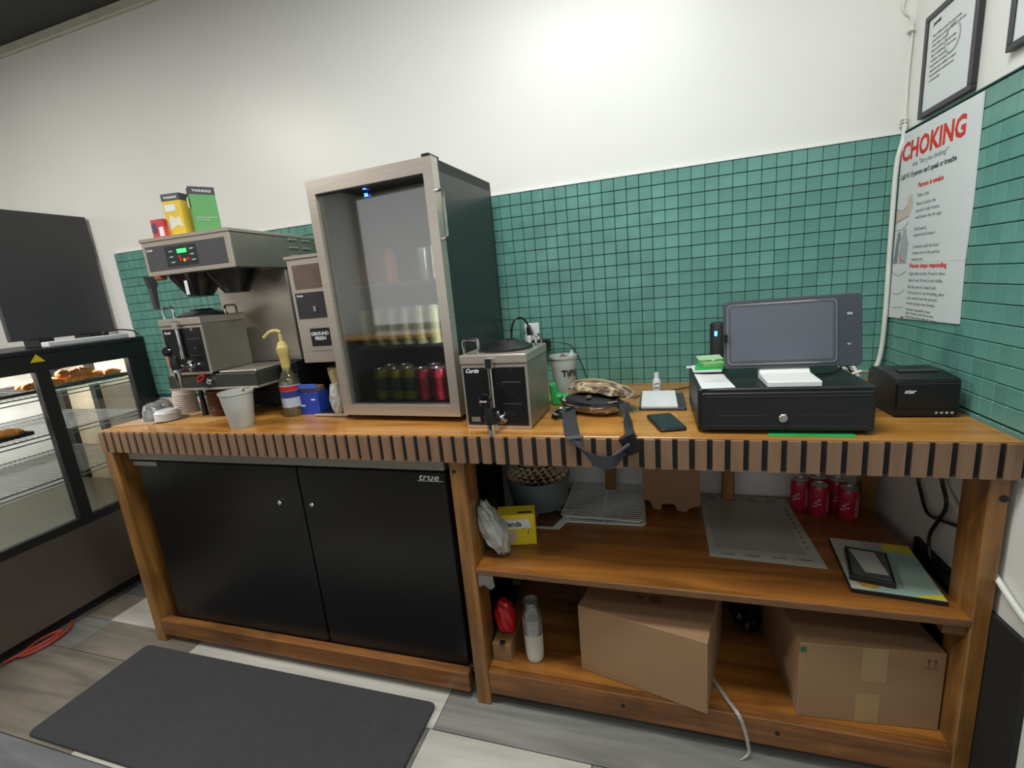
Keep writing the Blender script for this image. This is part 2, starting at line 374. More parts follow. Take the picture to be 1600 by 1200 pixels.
def wire_shelf(z, y0=-1.38, y1=-.06, x0=-3.92, x1=-3.275):
    bm = bmesh.new()
    for yy in (y0, y1): box((x0, yy-.003, z-.012), (x1, yy+.003, z-.006), bm=bm)
    for xx in (x0, x1): box((xx-.003, y0, z-.014), (xx+.003, y1, z-.008), bm=bm); box((xx-.0025, y0, z-.032), (xx+.0025, y1, z-.027), bm=bm)
    yv = y0
    while yv < y1: box((x0, yv-.0015, z-.007), (x1, yv+.0015, z-.004), bm=bm); yv += .02
    obj('wire_shelf', bm, wire, dc)
for z in (1.035, .86, .655): wire_shelf(z)
obj('shelf_rail', box((-3.285, -1.39, 1.037), (-3.28, -.06, 1.052)), bk, dc)
# lamp of the case: warm strip under the top
lp = obj('lamp_tube', box((-3.62, -1.35, 1.180), (-3.58, -.1, 1.192)), mat('lit case lamp', (255, 226, 180), .5, emit=14), dc)
cl = area('case_lamp_light', (-3.52, -.75, 1.176), (0, 0, 0), .12, 1.2, 15, (1, .955, .89))
# trays and croissants
def tray(x0, x1, y0, y1, z, label):
    t = box((x0, y0, z), (x1, y1, z+.003))
    for a in ((x0, y0, x1, y0+.004), (x0, y1-.004, x1, y1), (x0, y0, x0+.004, y1), (x1-.004, y0, x1, y1)): box((a[0], a[1], z), (a[2], a[3], z+.016), bm=t)
    return obj('baking_tray', t, M_blackm, label=label, c='tray')
tray(-3.60, -3.30, -.46, -.075, 1.037, 'black tray of croissants on the top wire shelf, right door')
tray(-3.60, -3.30, -1.0, -.50, 1.037, 'empty black tray on the top wire shelf, left door')
tray(-3.60, -3.30, -1.05, -.50, .862, 'black tray of croissants on the second wire shelf, left door')
M_cr = mat('baked croissant crust', (236, 140, 44), .5, var=.35, scale=24, bump=.5, bscale=40)
def croissant():
    bm = bmesh.new(); n = 18; rings = []
    for i in range(n+1):
        t = i/n*2-1; a = t*1.15; c0 = Vector((.052*math.sin(a), .03*math.cos(a)-.03, 0))
        r = .024*max(.12, (1-abs(t)**1.8))*(1+.10*math.sin(i*2.2))
        d = Vector((math.cos(a), -math.sin(a)*.6, 0)).normalized(); s = Vector((-d.y, d.x, 0))
        rings.append([bm.verts.new(c0+s*r*math.cos(2*math.pi*k/10)+Vector((0, 0, 1))*(.9*r*math.sin(2*math.pi*k/10)+.019)) for k in range(10)])
    for a, b in zip(rings, rings[1:]):
        for k in range(10): bm.faces.new((a[k], a[(k+1) % 10], b[(k+1) % 10], b[k]))
    bm.faces.new(rings[0]); bm.faces.new(rings[-1]); return bm
cr0 = obj('croissant', croissant(), M_cr, None, True, 'golden croissant in the row on the top shelf, right door', 'croissant', 'croissants on the top tray')
spots = [(-3.345, -.12), (-3.35, -.20), (-3.34, -.28), (-3.35, -.36), (-3.36, -.43), (-3.43, -.15), (-3.44, -.24), (-3.43, -.33), (-3.44, -.41), (-3.53, -.2), (-3.53, -.32)]
first = True
for i, (x, y) in enumerate(spots):
    o = cr0 if first else dup(cr0); first = False
    o.location = (x, y, 1.041); o.rotation_euler = (random.uniform(-.1, .1), random.uniform(-.1, .1), math.pi/2+random.uniform(-.4, .4))
for i, (x, y) in enumerate([(-3.36, -.24), (-3.38, -.30)]):
    o = dup(cr0); o.location = (x, y, 1.072); o.rotation_euler = (0, 0, 1.2+i)
for i, (x, y) in enumerate([(-3.345, -.56), (-3.35, -.64), (-3.345, -.72), (-3.36, -.81), (-3.35, -.90), (-3.44, -.6), (-3.44, -.7), (-3.44, -.8)]):
    o = dup(cr0, label='browned croissant in the row on the second shelf, left door'); o['group'] = 'croissants on the second tray'
    o.location = (x, y, .866); o.rotation_euler = (0, 0, math.pi/2+random.uniform(-.4, .4))
# screen and power strip on the case
tv = thing('flat_screen', 'large black flat screen standing on the pastry case', 'television', (-3.41, -.22, 1.225))
obj('panel', box((-3.425, -.435, 1.262), (-3.40, -.012, 1.83), .003), mat('dark screen back', (62, 61, 64), .5, var=.06, scale=3), tv)
obj('mount_box', box((-3.46, -.10, 1.62), (-3.426, -.011, 1.73), .004), M_dkgrey, tv)
obj('stand_foot', box((-3.47, -.36, 1.225), (-3.36, -.30, 1.263), .003), M_black, tv)
obj('stand_foot', box((-3.47, -.16, 1.225), (-3.36, -.10, 1.263), .003), M_black, tv)
ps = thing('power_strip', 'white power strip lying under the black flat screen', 'power strip', (-3.3, -.2, 1.225))
obj('strip_body', box((-3.335, -.37, 1.225), (-3.285, -.03, 1.249), .004), M_white, ps)
obj('plug', box((-3.31, -.14, 1.2495), (-3.29, -.115, 1.262), .002), M_black, ps)
bm = tube([(-3.30, -.128, 1.262), (-3.28, -.08, 1.27), (-3.25, -.03, 1.258), (-3.235, -.02, 1.235)], .0035); obj('cord', bm, M_black, ps, True)
# orange cord under case
obj('extension_cord', tube([(-3.25, -.60, .012), (-3.20, -.64, .012), (-3.175, -.72, .012), (-3.21, -.80, .012), (-3.24, -.72, .018), (-3.205, -.66, .02), (-3.19, -.72, .02), (-3.24, -.84, .012)], .0055), mat('orange red cord', (178, 62, 44), .5), None, True, 'orange extension cord coiled at the foot of the pastry case', 'cord')
# floor mat
obj('floor_mat', prism(rrect(-2.722, -1.412, -1.03, -.636, .022), 'z', 0.0005, .011, bev=.003), mat('charcoal rubber mat', (54, 54, 56), .75, var=.1, scale=30, bump=.3, bscale=400), None, False, 'charcoal rubber mat on the plank floor before the counter', 'mat')
# ---------------------------------------------------------------- right wall: frames, poster, conduit
def wframe(y0, y1, z0, z1, label, nm='framed_certificate'):
    f = thing(nm, label, 'picture frame', (0, (y0+y1)/2, z0))
    b = .0135
    bm = box((-.022, y1, z0), (-.009, y0, z0+b), .001); box((-.022, y1, z1-b), (-.009, y0, z1), .001, bm)
    box((-.022, y1, z0+b), (-.009, y1+b, z1-b), .001, bm); box((-.022, y0-b, z0+b), (-.009, y0, z1-b), .001, bm)
    if z0 > 1.643: bmesh.ops.translate(bm, verts=bm.verts, vec=(.008, 0, 0)); off = .008
    obj('frame', bm, mat('black frame moulding', (42, 42, 48), .35), f)
    obj('paper', box((-.010, y1+b, z0+b), (-.003, y0-b, z1-b)), M_paper, f)
    return f
f1 = wframe(-.090, -.312, 1.652, 1.895, 'black framed certificate above the choking poster')
bm = textbm('permit', .012, (-.0105, -.125, 1.862), RIGHTW, .0003, .0004)
obj('heading', bm, M_ink, f1)
bm = textbm('This certificate is issued for the premises\nnamed below and shall be displayed in full view\nof the public at all times\nName and address of permit holder\nType of establishment  Food service\nConditions of operation\nIssued under the sanitary code\nInspection report available on request\nNot transferable to another person\nor another place', .0085, (-.0105, -.125, 1.835), RIGHTW, .0003, line=1.35, sx=.85)
obj('print', bm, M_gink, f1)
obj('seal', lathe([(.028, 0), (.033, 0), (.033, .0003), (.028, .0003), (.028, 0)], 24, mtx=T(-.0108, -.215, 1.80) @ RIGHTW.to_4x4()), mat('pale grey print', (170, 176, 176), .7), f1)
f2 = wframe(-.418, -.64, 1.684, 1.93, 'black framed notice on the white wall, to the right of the certificate', 'framed_notice')
po = thing('choking_poster', 'tall white choking first aid poster in the wall corner', 'poster', (-.01, -.19, 1.12))
obj('sheet', prism([(-.016, 1.634), (-.362, 1.634), (-.366, 1.40), (-.360, 1.27), (-.366, 1.128), (-.014, 1.114)], 'x', -.0125, -.0095), M_paper, po)
PX = -.0128
def ptx(s, size, y, z, m, name='print', bold=0, sx=1, line=1, spin=0): obj(name, textbm(s, size, (PX, y, z), RIGHTW, .0003, bold, sx=sx, line=line, spin=spin), m, po)
ptx('CHOKING', .067, -.022, 1.560, M_rink, 'title', .0022, .93)
ptx('Ask: "Are you choking?"', .019, -.085, 1.536, M_gink, sx=.9)
ptx("Call 911 if person can't speak or breathe", .0195, -.025, 1.510, M_ink, bold=.0003, sx=.82)
ptx('Person is awake', .018, -.125, 1.475, M_rink, 'heading', .0005)
ptx('Make a fist.', .013, -.125, 1.45, M_gink)
ptx("Place it above the\nperson's belly button,\nwell below the rib cage.", .013, -.125, 1.428, M_gink, line=1.35)
ptx('Pull inward,\nupward and inward.', .013, -.125, 1.362, M_gink, line=1.2)
ptx('Continue until the food\ncomes out or the person\npasses out.', .013, -.125, 1.315, M_gink, line=1.3)
ptx('Person stops responding', .0175, -.118, 1.262, M_rink, 'heading', .0005)
ptx('Open the mouth. If food is there\ntake it out. If food is not visible,\ntilt the person\'s head back.', .013, -.118, 1.242, M_gink, line=1.4)
ptx('If the person is not breathing, place\nyour mouth over the person\'s\nmouth and give two breaths.', .0125, -.118, 1.190, M_gink, line=1.2)
ptx('Push hard repeatedly in chest\nabout 30 times every 20 seconds.\nRepeat these steps until help comes.', .0105, -.118, 1.143, M_gink, line=1.0)
obj('mark', box((PX-.0003, -.108, 1.119), (PX, -.094, 1.123)), M_ink, po)
pk = mat('pale skin print', (206, 190, 176), .8); gy = mat('light grey print', (168, 174, 174), .8)
bm = prism([(-.02, 1.428), (-.06, 1.424), (-.078, 1.437), (-.082, 1.46), (-.10, 1.462), (-.108, 1.44), (-.10, 1.415), (-.075, 1.402), (-.045, 1.40), (-.02, 1.392)], 'x', PX-.0003, PX); obj('hand_drawing', bm, pk, po)
bm = tube([(PX, -.02, 1.43), (PX, -.05, 1.424), (PX, -.075, 1.434)], .0007, 5); tube([(PX, -.02, 1.392), (PX, -.06, 1.40), (PX, -.09, 1.405)], .0007, 5, bm); tube([(PX, -.02, 1.37), (PX, -.06, 1.372), (PX, -.09, 1.388)], .0007, 5, bm)
tube([(PX, -.02, 1.25), (PX, -.06, 1.24), (PX, -.10, 1.252)], .0007, 5, bm); tube([(PX, -.03, 1.19), (PX, -.06, 1.185), (PX, -.10, 1.20)], .0007, 5, bm); tube([(PX, -.03, 1.145), (PX, -.06, 1.146), (PX, -.10, 1.15)], .0007, 5, bm)
obj('line_drawing', bm, M_gink, po)
bm = prism([(-.022, 1.275), (-.03, 1.33), (-.036, 1.362), (-.05, 1.366), (-.055, 1.35), (-.048, 1.33), (-.046, 1.275)], 'x', PX-.0003, PX); obj('figure_drawing', bm, mat('mid grey print', (128, 134, 138), .8), po)
bm = prism([(-.052, 1.275), (-.055, 1.34), (-.066, 1.37), (-.082, 1.374), (-.088, 1.35), (-.10, 1.33), (-.098, 1.275)], 'x', PX-.0003, PX); obj('figure_drawing', bm, gy, po)
obj('arrow_drawing', tube([(PX, -.055, 1.30), (PX, -.066, 1.285), (PX, -.088, 1.28)], .0014, 5), M_rink, po)
obj('pale_band', box((PX-.0002, -.362, 1.278), (PX, -.02, 1.2805)), M_wink, po)
# conduit in the corner
cw = mat('white cable sheath', (216, 218, 210), .4)
cb = thing('white_cable', 'white cable running down the tiled wall corner', 'cable', (-.015, -.015, .94))
obj('sheath', tube([(-.010, -.016, 1.66), (-.012, -.017, 1.62), (-.024, -.020, 1.55), (-.024, -.020, 1.35), (-.022, -.020, 1.10), (-.028, -.022, .99), (-.045, -.03, .945)], .0065), cw, cb, True)
obj('thin_wire', tube([(-.006, -.006, 2.6), (-.010, -.006, 2.1), (-.030, -.006, 1.985), (-.030, -.006, 1.955), (-.008, -.008, 1.92), (-.010, -.010, 1.80), (-.010, -.016, 1.66)], .0025), cw, cb, True)
for z in (1.66, 1.668, 1.676, 1.90): obj('cable_clip', box((-.018, -.018, z), (-.004, -.003, z+.003)), cw, cb)
# ---------------------------------------------------------------- glass door drinks fridge
fg = thing('drinks_fridge', 'stainless framed glass-door drinks cooler standing on the counter', 'fridge', (-1.488, -.49, .92), -3.5, w=False)
fpos_ = lambda x, y, z: Vector((-1.488, -.49, .92))+Matrix.Rotation(R(-3.5), 3, 'Z') @ Vector((x, y, z))
W2 = .2175; ZB = .020; ZT = .752
bdm = mat('fridge black side', (38, 46, 46), .3, var=.03)
bm = box((-W2+.006, .045, ZB), (-W2+.018, .425, ZT)); box((W2-.018, .045, ZB), (W2-.006, .425, ZT), bm=bm)
box((-W2+.006, .045, ZB), (W2-.006, .425, ZB+.03), bm=bm); box((-W2+.006, .045, ZT-.03), (W2-.006, .425, ZT), bm=bm); box((-W2+.006, .413, ZB), (W2-.006, .425, ZT), bm=bm)
obj('cabinet', bm, bdm, fg)
dr = obj('door_frame', prism([(-W2, ZB), (W2, ZB), (W2-.030, ZB+.033), (-W2+.030, ZB+.033)], 'y', 0, .035), M_ss, fg)
obj('door_frame', prism([(-W2, ZT), (W2, ZT), (W2-.030, ZT-.040), (-W2+.030, ZT-.040)], 'y', 0, .035), M_ss, fg)
obj('door_frame', prism([(-W2, ZB), (-W2+.030, ZB+.033), (-W2+.030, ZT-.040), (-W2, ZT)], 'y', 0, .035), M_ss, fg)
obj('door_frame', prism([(W2, ZB), (W2-.030, ZB+.033), (W2-.030, ZT-.040), (W2, ZT)], 'y', 0, .035), M_ss, fg)
obj('door_gasket', box((-W2+.008, .036, ZB+.005), (-W2+.028, .044, ZT-.005)), M_black, fg); obj('door_gasket', box((W2-.02, .036, ZB+.005), (W2-.004, .044, ZT-.005)), M_black, fg)
obj('door_gasket', box((-W2+.008, .0355, ZT-.03), (W2-.004, .044, ZT-.006)), M_black, fg); obj('door_gasket', box((-W2+.008, .0355, ZB+.005), (W2-.004, .044, ZB+.029)), M_black, fg)
obj('frame_shade_strip', box((-W2+.0305, .0012, ZT-.0430), (W2-.0305, .0345, ZT-.0403)), M_black, fg)  # black strip added as the shade line below the top frame
obj('glass_pane', box((-W2+.029, .012, ZB+.032), (W2-.029, .018, ZT-.039)), M_glass, fg)
bm = tube([(W2+.001, .012, .665), (W2+.016, .012, .66), (W2+.018, .012, .64), (W2+.018, .012, .56), (W2+.016, .012, .54), (W2+.001, .012, .535)], .004, 8, sm=2)
obj('handle', bm, M_chrome, fg, True)
bm = box((W2-.03, -.001, ZT), (W2-.004, .055, ZT+.008), .002); obj('hinge_cap', bm, M_black, fg)
bm = bmesh.new()
for xx in (-.17, .17):
    for yv in (.08, .40): lathe([(0, 0), (.014, 0), (.014, .022), (0, .022)], 12, (xx, yv, 0), bm)
obj('foot', bm, M_black, fg)
liner = mat('fridge liner', (74, 76, 78), .5)
bm = box((-W2+.019, .400, ZB+.031), (W2-.019, .412, ZT-.031)); box((-W2+.0185, .046, ZB+.031), (-W2+.022, .41, ZT-.031), bm=bm); box((W2-.022, .046, ZB+.031), (W2-.0185, .41, ZT-.031), bm=bm)
obj('liner', bm, liner, fg)
for zz in (1.06, 1.26, 1.46):
    fl_ = area('cooler_fill_light', fpos_(W2-.026, .052, zz-.92), (0, 0, 0), .010, .18, .45 if zz < 1.1 else .2, (.95, 1, .98))  # added fill lights, hidden behind the frame, to brighten the cans
    fl_.rotation_euler = (R(90), 0, R(52))
obj('fill_light_housing', box((W2-.026, .0462, ZB+.05), (W2-.0225, .051, ZT-.06)), M_white, fg)  # made-up strip to carry the added fill lights
SH = (ZB+.034, .235, .43)
for z in SH[1:]:
    bm = bmesh.new()
    for k in range(14): box((-W2+.023, .06+k*.025, z-.003), (W2-.023, .062+k*.025, z), bm=bm)
    box((-W2+.023, .056, z-.006), (W2-.023, .060, z+.004), bm=bm); obj('wire_shelf', bm, wire, fg)
led = mat('blue display digits', (60, 120, 255), .5, emit=6)
obj('display_digits', textbm('36', .013, (-.020, .011, ZT-.070), FRONT, .0003, .0005), led, fg)
obj('display_icon', box((-.022, .0115, ZT-.050), (-.012, .012, ZT-.047)), led, fg)
# cans
Mcan_top = mat('can aluminium', (190, 190, 190), .3, .9)
def can(name, m, label, group, h=.104, r=.0275, stripe=None):
    t = thing(name, label, 'can', (0, 0, 0), 0, group)
    obj('body', lathe([(0, .002), (r*.8, 0), (r, .008), (r, h-.014), (r*.84, h-.003)], 18), m, t, True)
    obj('lid', lathe([(r*.84, h-.003), (r*.86, h), (r*.8, h), (r*.78, h-.004), (0, h-.004)], 18), Mcan_top, t, True)
    if stripe: obj('label_panel', lathe([(r+.0004, .03), (r+.0004, h-.03)], 18), stripe, t, True)
    return t
ye = mat('yellow green can', (196, 190, 60), .35); gr = mat('green can band', (60, 110, 70), .35); rd = mat('red pink can', (196, 48, 62), .3); lt = mat('pale can', (206, 200, 150), .4)
orr = mat('orange carton', (196, 110, 74), .5)
rotf = Matrix.Rotation(R(-3.5), 4, 'Z'); base = Vector((-1.488, -.49, .92))
def fpos(x, y, z): return base+rotf.to_3x3() @ Vector((x, y, z))
def row(proto, xs, y, z, lab=None):
    for i, x in enumerate(xs):
        o = proto if (i == 0 and not proto.get('used')) else dup(proto, label=lab); proto['used'] = 1
        o.location = fpos(x, y, z)
yc = can('soda_can', ye, 'yellow and green can on the bottom shelf of the drinks cooler', 'yellow cans in the cooler', stripe=gr)
row(yc, [-.11, -.05, .002], .09, SH[0]); row(yc, [-.12, -.06], .16, SH[0])
rc = can('soda_can', rd, 'red can at the right of the bottom cooler shelf', 'red cans in the cooler', stripe=mat('dark red band', (150, 24, 36), .3))
row(rc, [.055, .112, .162], .085, SH[0]); row(rc, [.06, .12], .15, SH[0])
for o in list(bpy.data.objects):
    if 'used' in o: del o['used']
pb = can('drink_bottle', lt, 'pale yellow bottle on the middle shelf of the drinks cooler', 'pale bottles in the cooler', h=.12, r=.024)
row(pb, [-.15, -.098, -.046, .006, .058, .11, .16], .10, SH[1]+.001)
for o in list(bpy.data.objects):
    if 'used' in o: del o['used']
for i, (x, wd, h, mm, lab) in enumerate(((-.13, .05, .10, orr, 'orange carton on the upper shelf of the cooler, leftmost'), (-.06, .055, .115, orr, 'taller orange carton beside the leftmost carton on the upper cooler shelf'), (.15, .04, .12, M_white, 'white carton on the upper cooler shelf, right end'))):
    t = thing('juice_carton', lab, 'carton', fpos(x, .12, SH[2]+.001), -3.5, w=False)
    obj('body', box((-wd/2, -.03, 0), (wd/2, .03, h*.78), .002), mm, t)
    obj('gable', prism([(-.03, h*.78), (.03, h*.78), (.003, h), (-.003, h)], 'x', -wd/2, wd/2), mm, t)
t = thing('drinking_glass', 'clear glass on the upper cooler shelf between the cartons', 'glass', fpos(.085, .12, SH[2]+.001), 0, w=False)
obj('bowl', lathe([(0, .003), (.02, .003), (.028, .10), (.026, .10), (.018, .008), (0, .008)], 18), M_clear, t, True)
# ---------------------------------------------------------------- right coffee server
def server(T_, W, D, H, sc=1):
    """local: x 0..W, y 0..D, z 0..H"""
    bm = box((0, .004, .004), (W, D, H-.028), .002); obj('body', bm, M_ssd, T_)
    obj('front_frame', box((0, 0, 0), (W, .006, H-.03), .0015), M_ss, T_)
    obj('front_panel', box((.006, -.001, .010), (W-.006, .002, H-.038), .0008), mat('black control face', (24, 24, 26), .25), T_)
    obj('top_cap', box((-.002, -.003, H-.028), (W+.002, D+.002, H-.002), .003), M_ss, T_)
    sg = obj('sight_gauge', lathe([(0, .0), (.007, .0), (.007, H*.62), (0, H*.62)], 12, (W*.47, -.010, H*.30)), M_chrome, T_, True)
    obj('gauge_cap', box((W*.47-.011, -.018, H-.040), (W*.47+.011, -.003, H-.012), .002), M_chrome, sg)
    f = obj('faucet', lathe([(0, 0), (.020, 0), (.020, .004), (.009, .006), (.009, .045), (0, .045)], 16, mtx=T(W*.56, 0, H*.16) @ Matrix.Rotation(R(90), 4, 'X')), M_chrome, T_, True)
    obj('spout', lathe([(0, -.058), (.006, -.058), (.008, -.036), (.012, -.018), (.012, .014), (.010, .022), (0, .022)], 16, (W*.50, -.050, H*.10)), M_chrome, f, True)
    obj('faucet_bonnet', lathe([(0, .0), (.015, .0), (.017, .02), (.012, .045), (.006, .048), (0, .048)], 16, (W*.50, -.050, H*.14)), M_black, f, True)
    obj('faucet_knob', lathe([(0, 0), (.017, 0), (.018, .006), (.014, .011), (0, .011)], 18, mtx=T(W*.47, -.060, H*.46) @ Matrix.Rotation(R(70), 4, 'X')), M_blacks, f, True)
    obj('knob_stem', tube([(W*.47, -.056, H*.45), (W*.49, -.052, H*.34)], .005, sm=1), M_black, f)
    bm = tube([(.008, .02, H-.004), (.006, .02, H+.030), (.014, .02, H+.038), (.045, .02, H+.038), (.052, .02, H+.030), (.052, .02, H-.004)], .0042, sm=2); obj('handle', bm, M_chrome, T_, True)
    bm = tube([(W-.008, D-.07, H-.004), (W-.008, D-.07, H+.022), (W-.008, D-.06, H+.028), (W-.008, D-.03, H+.028), (W-.008, D-.02, H+.022), (W-.008, D-.02, H-.004)], .0042, sm=2); obj('handle', bm, M_chrome, T_, True)
    obj('lid', lathe([(0, 0), (.080*sc, 0), (.080*sc, .006), (.055*sc, .018), (.040*sc, .020), (.034*sc, .026), (.026*sc, .026), (.024*sc, .018), (0, .016)], 28, (W*.52, D*.52, H-.002)), M_black, T_, True)
    for k, zz in enumerate((.78, .47, .20)):
        obj('cup_icon', prism(rrect(W*.76-.007, W*.76+.005, H*zz-.004, H*zz+.005, .002), 'y', -.0018, -.0011), M_chrome, T_)
    bm = box((W*.62, -.0016, H*.625), (W*.90, -.0011, H*.63)); box((W*.60, -.0016, H*.34), (W*.88, -.0011, H*.344), bm=bm); obj('gauge_line', bm, M_ssd, T_)
us = thing('coffee_server', 'black-fronted stainless coffee server right of the drinks cooler', 'coffee server', (-1.233, -.548, .92), -3.0, w=False)
server(us, .196, .20, .215)
obj('badge', textbm('Curtis', .016, (.013, -.0016, .163), FRONT, .0004, .0004, shear=.35), M_wink, us)
obj('badge', textbm('Curtis', .008, (.080, -.0725, .096), FRONT, .0004, .0003, shear=.35), M_wink, us)
obj('rating_plate', box((.018, -.0016, .020), (.045, -.0011, .034)), M_ssd, us)
# ---------------------------------------------------------------- coffee brewer
bw = thing('coffee_brewer', 'tall stainless twin coffee brewer near the left end of the counter', 'coffee maker', (-2.395, -.505, .92), 2, w=False)
# local x 0..375, y 0..45
obj('head', box((0, .004, .532), (.375, .43, .655), .003), M_ssd, bw)
obj('head_front', box((0, 0, .532), (.375, .006, .655), .002), M_ss, bw)
obj('head_lid', box((-.004, -.004, .645), (.379, .434, .657), .002), M_ss, bw)
cp = obj('control_panel', box((.014, -.0015, .548), (.355, .002, .630), .0008), mat('grey control face', (74, 72, 76), .35), bw)
obj('keypad', box((.10, -.0022, .556), (.235, -.0012, .622)), mat('dark keypad', (40, 40, 44), .3), cp)
obj('display', box((.153, -.003, .598), (.193, -.002, .611)), mat('green lcd', (60, 230, 110), .5, emit=1.2), cp)
gk = mat('green key print', (150, 214, 180), .5)
for i, (xx, zz) in enumerate(((.125, .606), (.125, .588), (.128, .570), (.215, .608), (.215, .590), (.218, .572))):
    obj('key', prism([(xx-.012, zz), (xx, zz+.0025), (xx+.012, zz+.001), (xx, zz-.0025)], 'y', -.003, -.002), gk, cp)
for xx, zz, m in ((.160, .586, M_red), (.162, .576, M_red), (.178, .574, M_yellow), (.194, .576, M_red)):
    obj('button', lathe([(0, 0), (.0055, 0), (.0055, .001), (0, .001)], 12, mtx=T(xx, -.002, zz) @ Matrix.Rotation(R(90), 4, 'X')), m, cp)
obj('badge', textbm('Curtis', .011, (.018, -.0018, .614), FRONT, .0004, .0003, shear=.35), M_wink, cp)
for r_ in range(3):
    for c_ in range(2):
        obj('vent_louvre', box((.3745, .27+c_*.075, .632-r_*.030), (.381, .32+c_*.075, .642-r_*.030), .003), M_ss, bw)
obj('column', box((.03, .24, .18), (.365, .42, .532), .003), M_ss, bw)
obj('column_base', box((.03, .20, .012), (.368, .42, .18), .003), M_blackm, bw)
tr = obj('server_tray', box((-.030, 0, .130), (.365, .20, .178), .003), mat('dark steel tray', (70, 72, 68), .35, .5), bw)
obj('tray_edge', box((-.032, -.002, .122), (.367, .2, .130), .001), M_ss, tr)
obj('drip_plate', box((.20, .01, .1785), (.36, .19, .186), .003), M_ss, bw)
for xx, yv in ((-.01, .10), (.345, .14), (.06, .38), (.34, .38)):
    obj('foot', lathe([(0, 0), (.012, 0), (.010, .012), (.008, .122 if yv < .2 else .013), (0, .122 if yv < .2 else .013)], 12, (xx, yv, 0)), M_black, bw, True)
rt = obj('red_tag', tube([(.118, -.004, .162), (.13, -.012, .172), (.145, -.012, .178), (.15, -.008, .172), (.135, -.010, .158), (.120, -.008, .156), (.118, -.004, .162)], .004), M_red, bw, True)
obj('tray_knob', lathe([(0, 0), (.011, 0), (.012, .01), (.006, .014), (0, .014)], 14, mtx=T(.17, 0, .155) @ Matrix.Rotation(R(90), 4, 'X')), M_chrome, bw, True)
for i, cx in enumerate((.10, .265)):
    b = obj('brew_basket', lathe([(0, .455), (.040, .455), (.050, .470), (.082, .520), (.084, .531), (0, .531)], 24, (cx, .10, 0)), M_black, bw, True)
    obj('basket_handle', prism([(-.045, .53), (-.012, .53), (-.010, .50), (-.016, .49), (-.022, .42), (-.034, .42), (-.036, .49)] if i == 0 else [(-.02, .53), (.012, .53), (.012, .50), (.008, .455), (-.012, .455)], 'x', cx-.07 if i == 0 else cx-.085, cx-.055 if i == 0 else cx-.067), M_dkgrey if i == 0 else M_black, b)
obj('handle_collar', box((.025, .045-.06, .518), (.048, .03, .532), .003), mat('orange brown collar', (176, 104, 70), .5), bw)
obj('handle_label', box((.176, -.0225, .458), (.188, -.0205, .505)), M_wink, bw)
# second server inside the brewer
s2 = thing('coffee_server', 'stainless coffee server standing in the left bay of the brewer', 'coffee server', (-2.392, -.512, 1.1), 2, w=False)
server(s2, .185, .19, .205)
obj('badge', textbm('Curtis', .012, (.013, -.0016, .15), FRONT, .0004, .0004, shear=.35), M_wink, s2)
# boxes of tea on brewer
def tea_box(nm, lab, x, y, rz, w_, d, h, body, top, word, extra=None):
    t = thing(nm, lab, 'box', (x, y, 1.578), rz, w=False)
    obj('carton', box((-w_/2, -d/2, 0), (w_/2, d/2, h), .001), body, t)
    if top: obj('top_band', box((-w_/2-.0003, -d/2-.0003, h*.84), (w_/2+.0003, d/2+.0003, h+.0005)), top, t); obj('brand_print', textbm(word, w_*.15, (0, -d/2-.0006, h*.89), FRONT, .0003, .0003, 'CENTER'), M_wink, t)
    return t
dk = mat('dark grey carton top', (58, 58, 62), .5)
tg = tea_box('tea_box', 'tall green tea box with dark top band on the brewer', -2.178, -.420, 56, .075, .050, .150, mat('green carton', (98, 168, 96), .5, var=.14, scale=6), dk, 'TWININGS')
obj('side_print', box((-.0430, -.02, .085), (-.0427, .01, .118)), M_wink, tg)
obj('text_print', textbm('premium green tea\n18 tea bags', .008, (-.03, -.0279, .05), FRONT, .0002), M_wink, tg)
ty = tea_box('tea_box', 'yellow tea box with dark top band, between red and green boxes', -2.276, -.43, 8, .070, .06, .140, mat('yellow carton', (222, 186, 48), .5, var=.08, scale=8), dk, 'TWININGS')
obj('label_panel', box((-.028, -.0306, .084), (.012, -.0301, .106)), M_wink, ty)
obj('flower_print', prism([(-.025, .02), (-.03, .045), (-.012, .072), (.006, .06), (.022, .066), (.03, .03), (.01, .038), (-.01, .03)], 'y', -.0305, -.0301), mat('pale flower print', (224, 218, 200), .6), ty)
t3 = tea_box('tea_box', 'small red box beside the yellow tea box on the brewer', -2.333, -.455, 5, .055, .05, .062, mat('red patterned carton', (196, 60, 68), .5, var=.5, scale=30), None, '')
obj('label_panel', box((.004, -.0256, .006), (.022, -.0251, .036)), M_wink, t3)
obj('dark_print', prism([(-.024, .02), (-.026, .045), (-.01, .05), (-.004, .03), (-.012, .012)], 'y', -.0256, -.0251), mat('navy print', (70, 62, 90), .6), t3)
# ---------------------------------------------------------------- grinder
gn = thing('coffee_grinder', 'tall black and stainless coffee grinder between brewer and drinks cooler', 'coffee grinder', (-1.81, -.25, .92))
obj('base', box((-1.862, -.43, .9201), (-1.722, -.10, .932), .003), M_black, gn)
obj('base_edge', box((-1.862, -.436, .922), (-1.724, -.4305, .930), .001), M_ss, gn)
obj('column', box((-1.862, -.24, .932), (-1.73, -.10, 1.11), .003), M_blackm, gn)
obj('body', box((-1.896, -.385, 1.11), (-1.722, -.09, 1.465), .003), mat('grinder dark side', (34, 58, 52), .35), gn)
obj('face', box((-1.896, -.40, 1.108), (-1.722, -.3855, 1.462), .002), M_ss, gn)
obj('hopper_rim', box((-1.902, -.405, 1.462), (-1.718, -.09, 1.474), .002), M_ss, gn)
obj('hopper_knob', lathe([(0, 0), (.012, 0), (.014, .008), (.008, .014), (0, .014)], 14, (-1.79, -.2, 1.474)), M_black, gn, True)
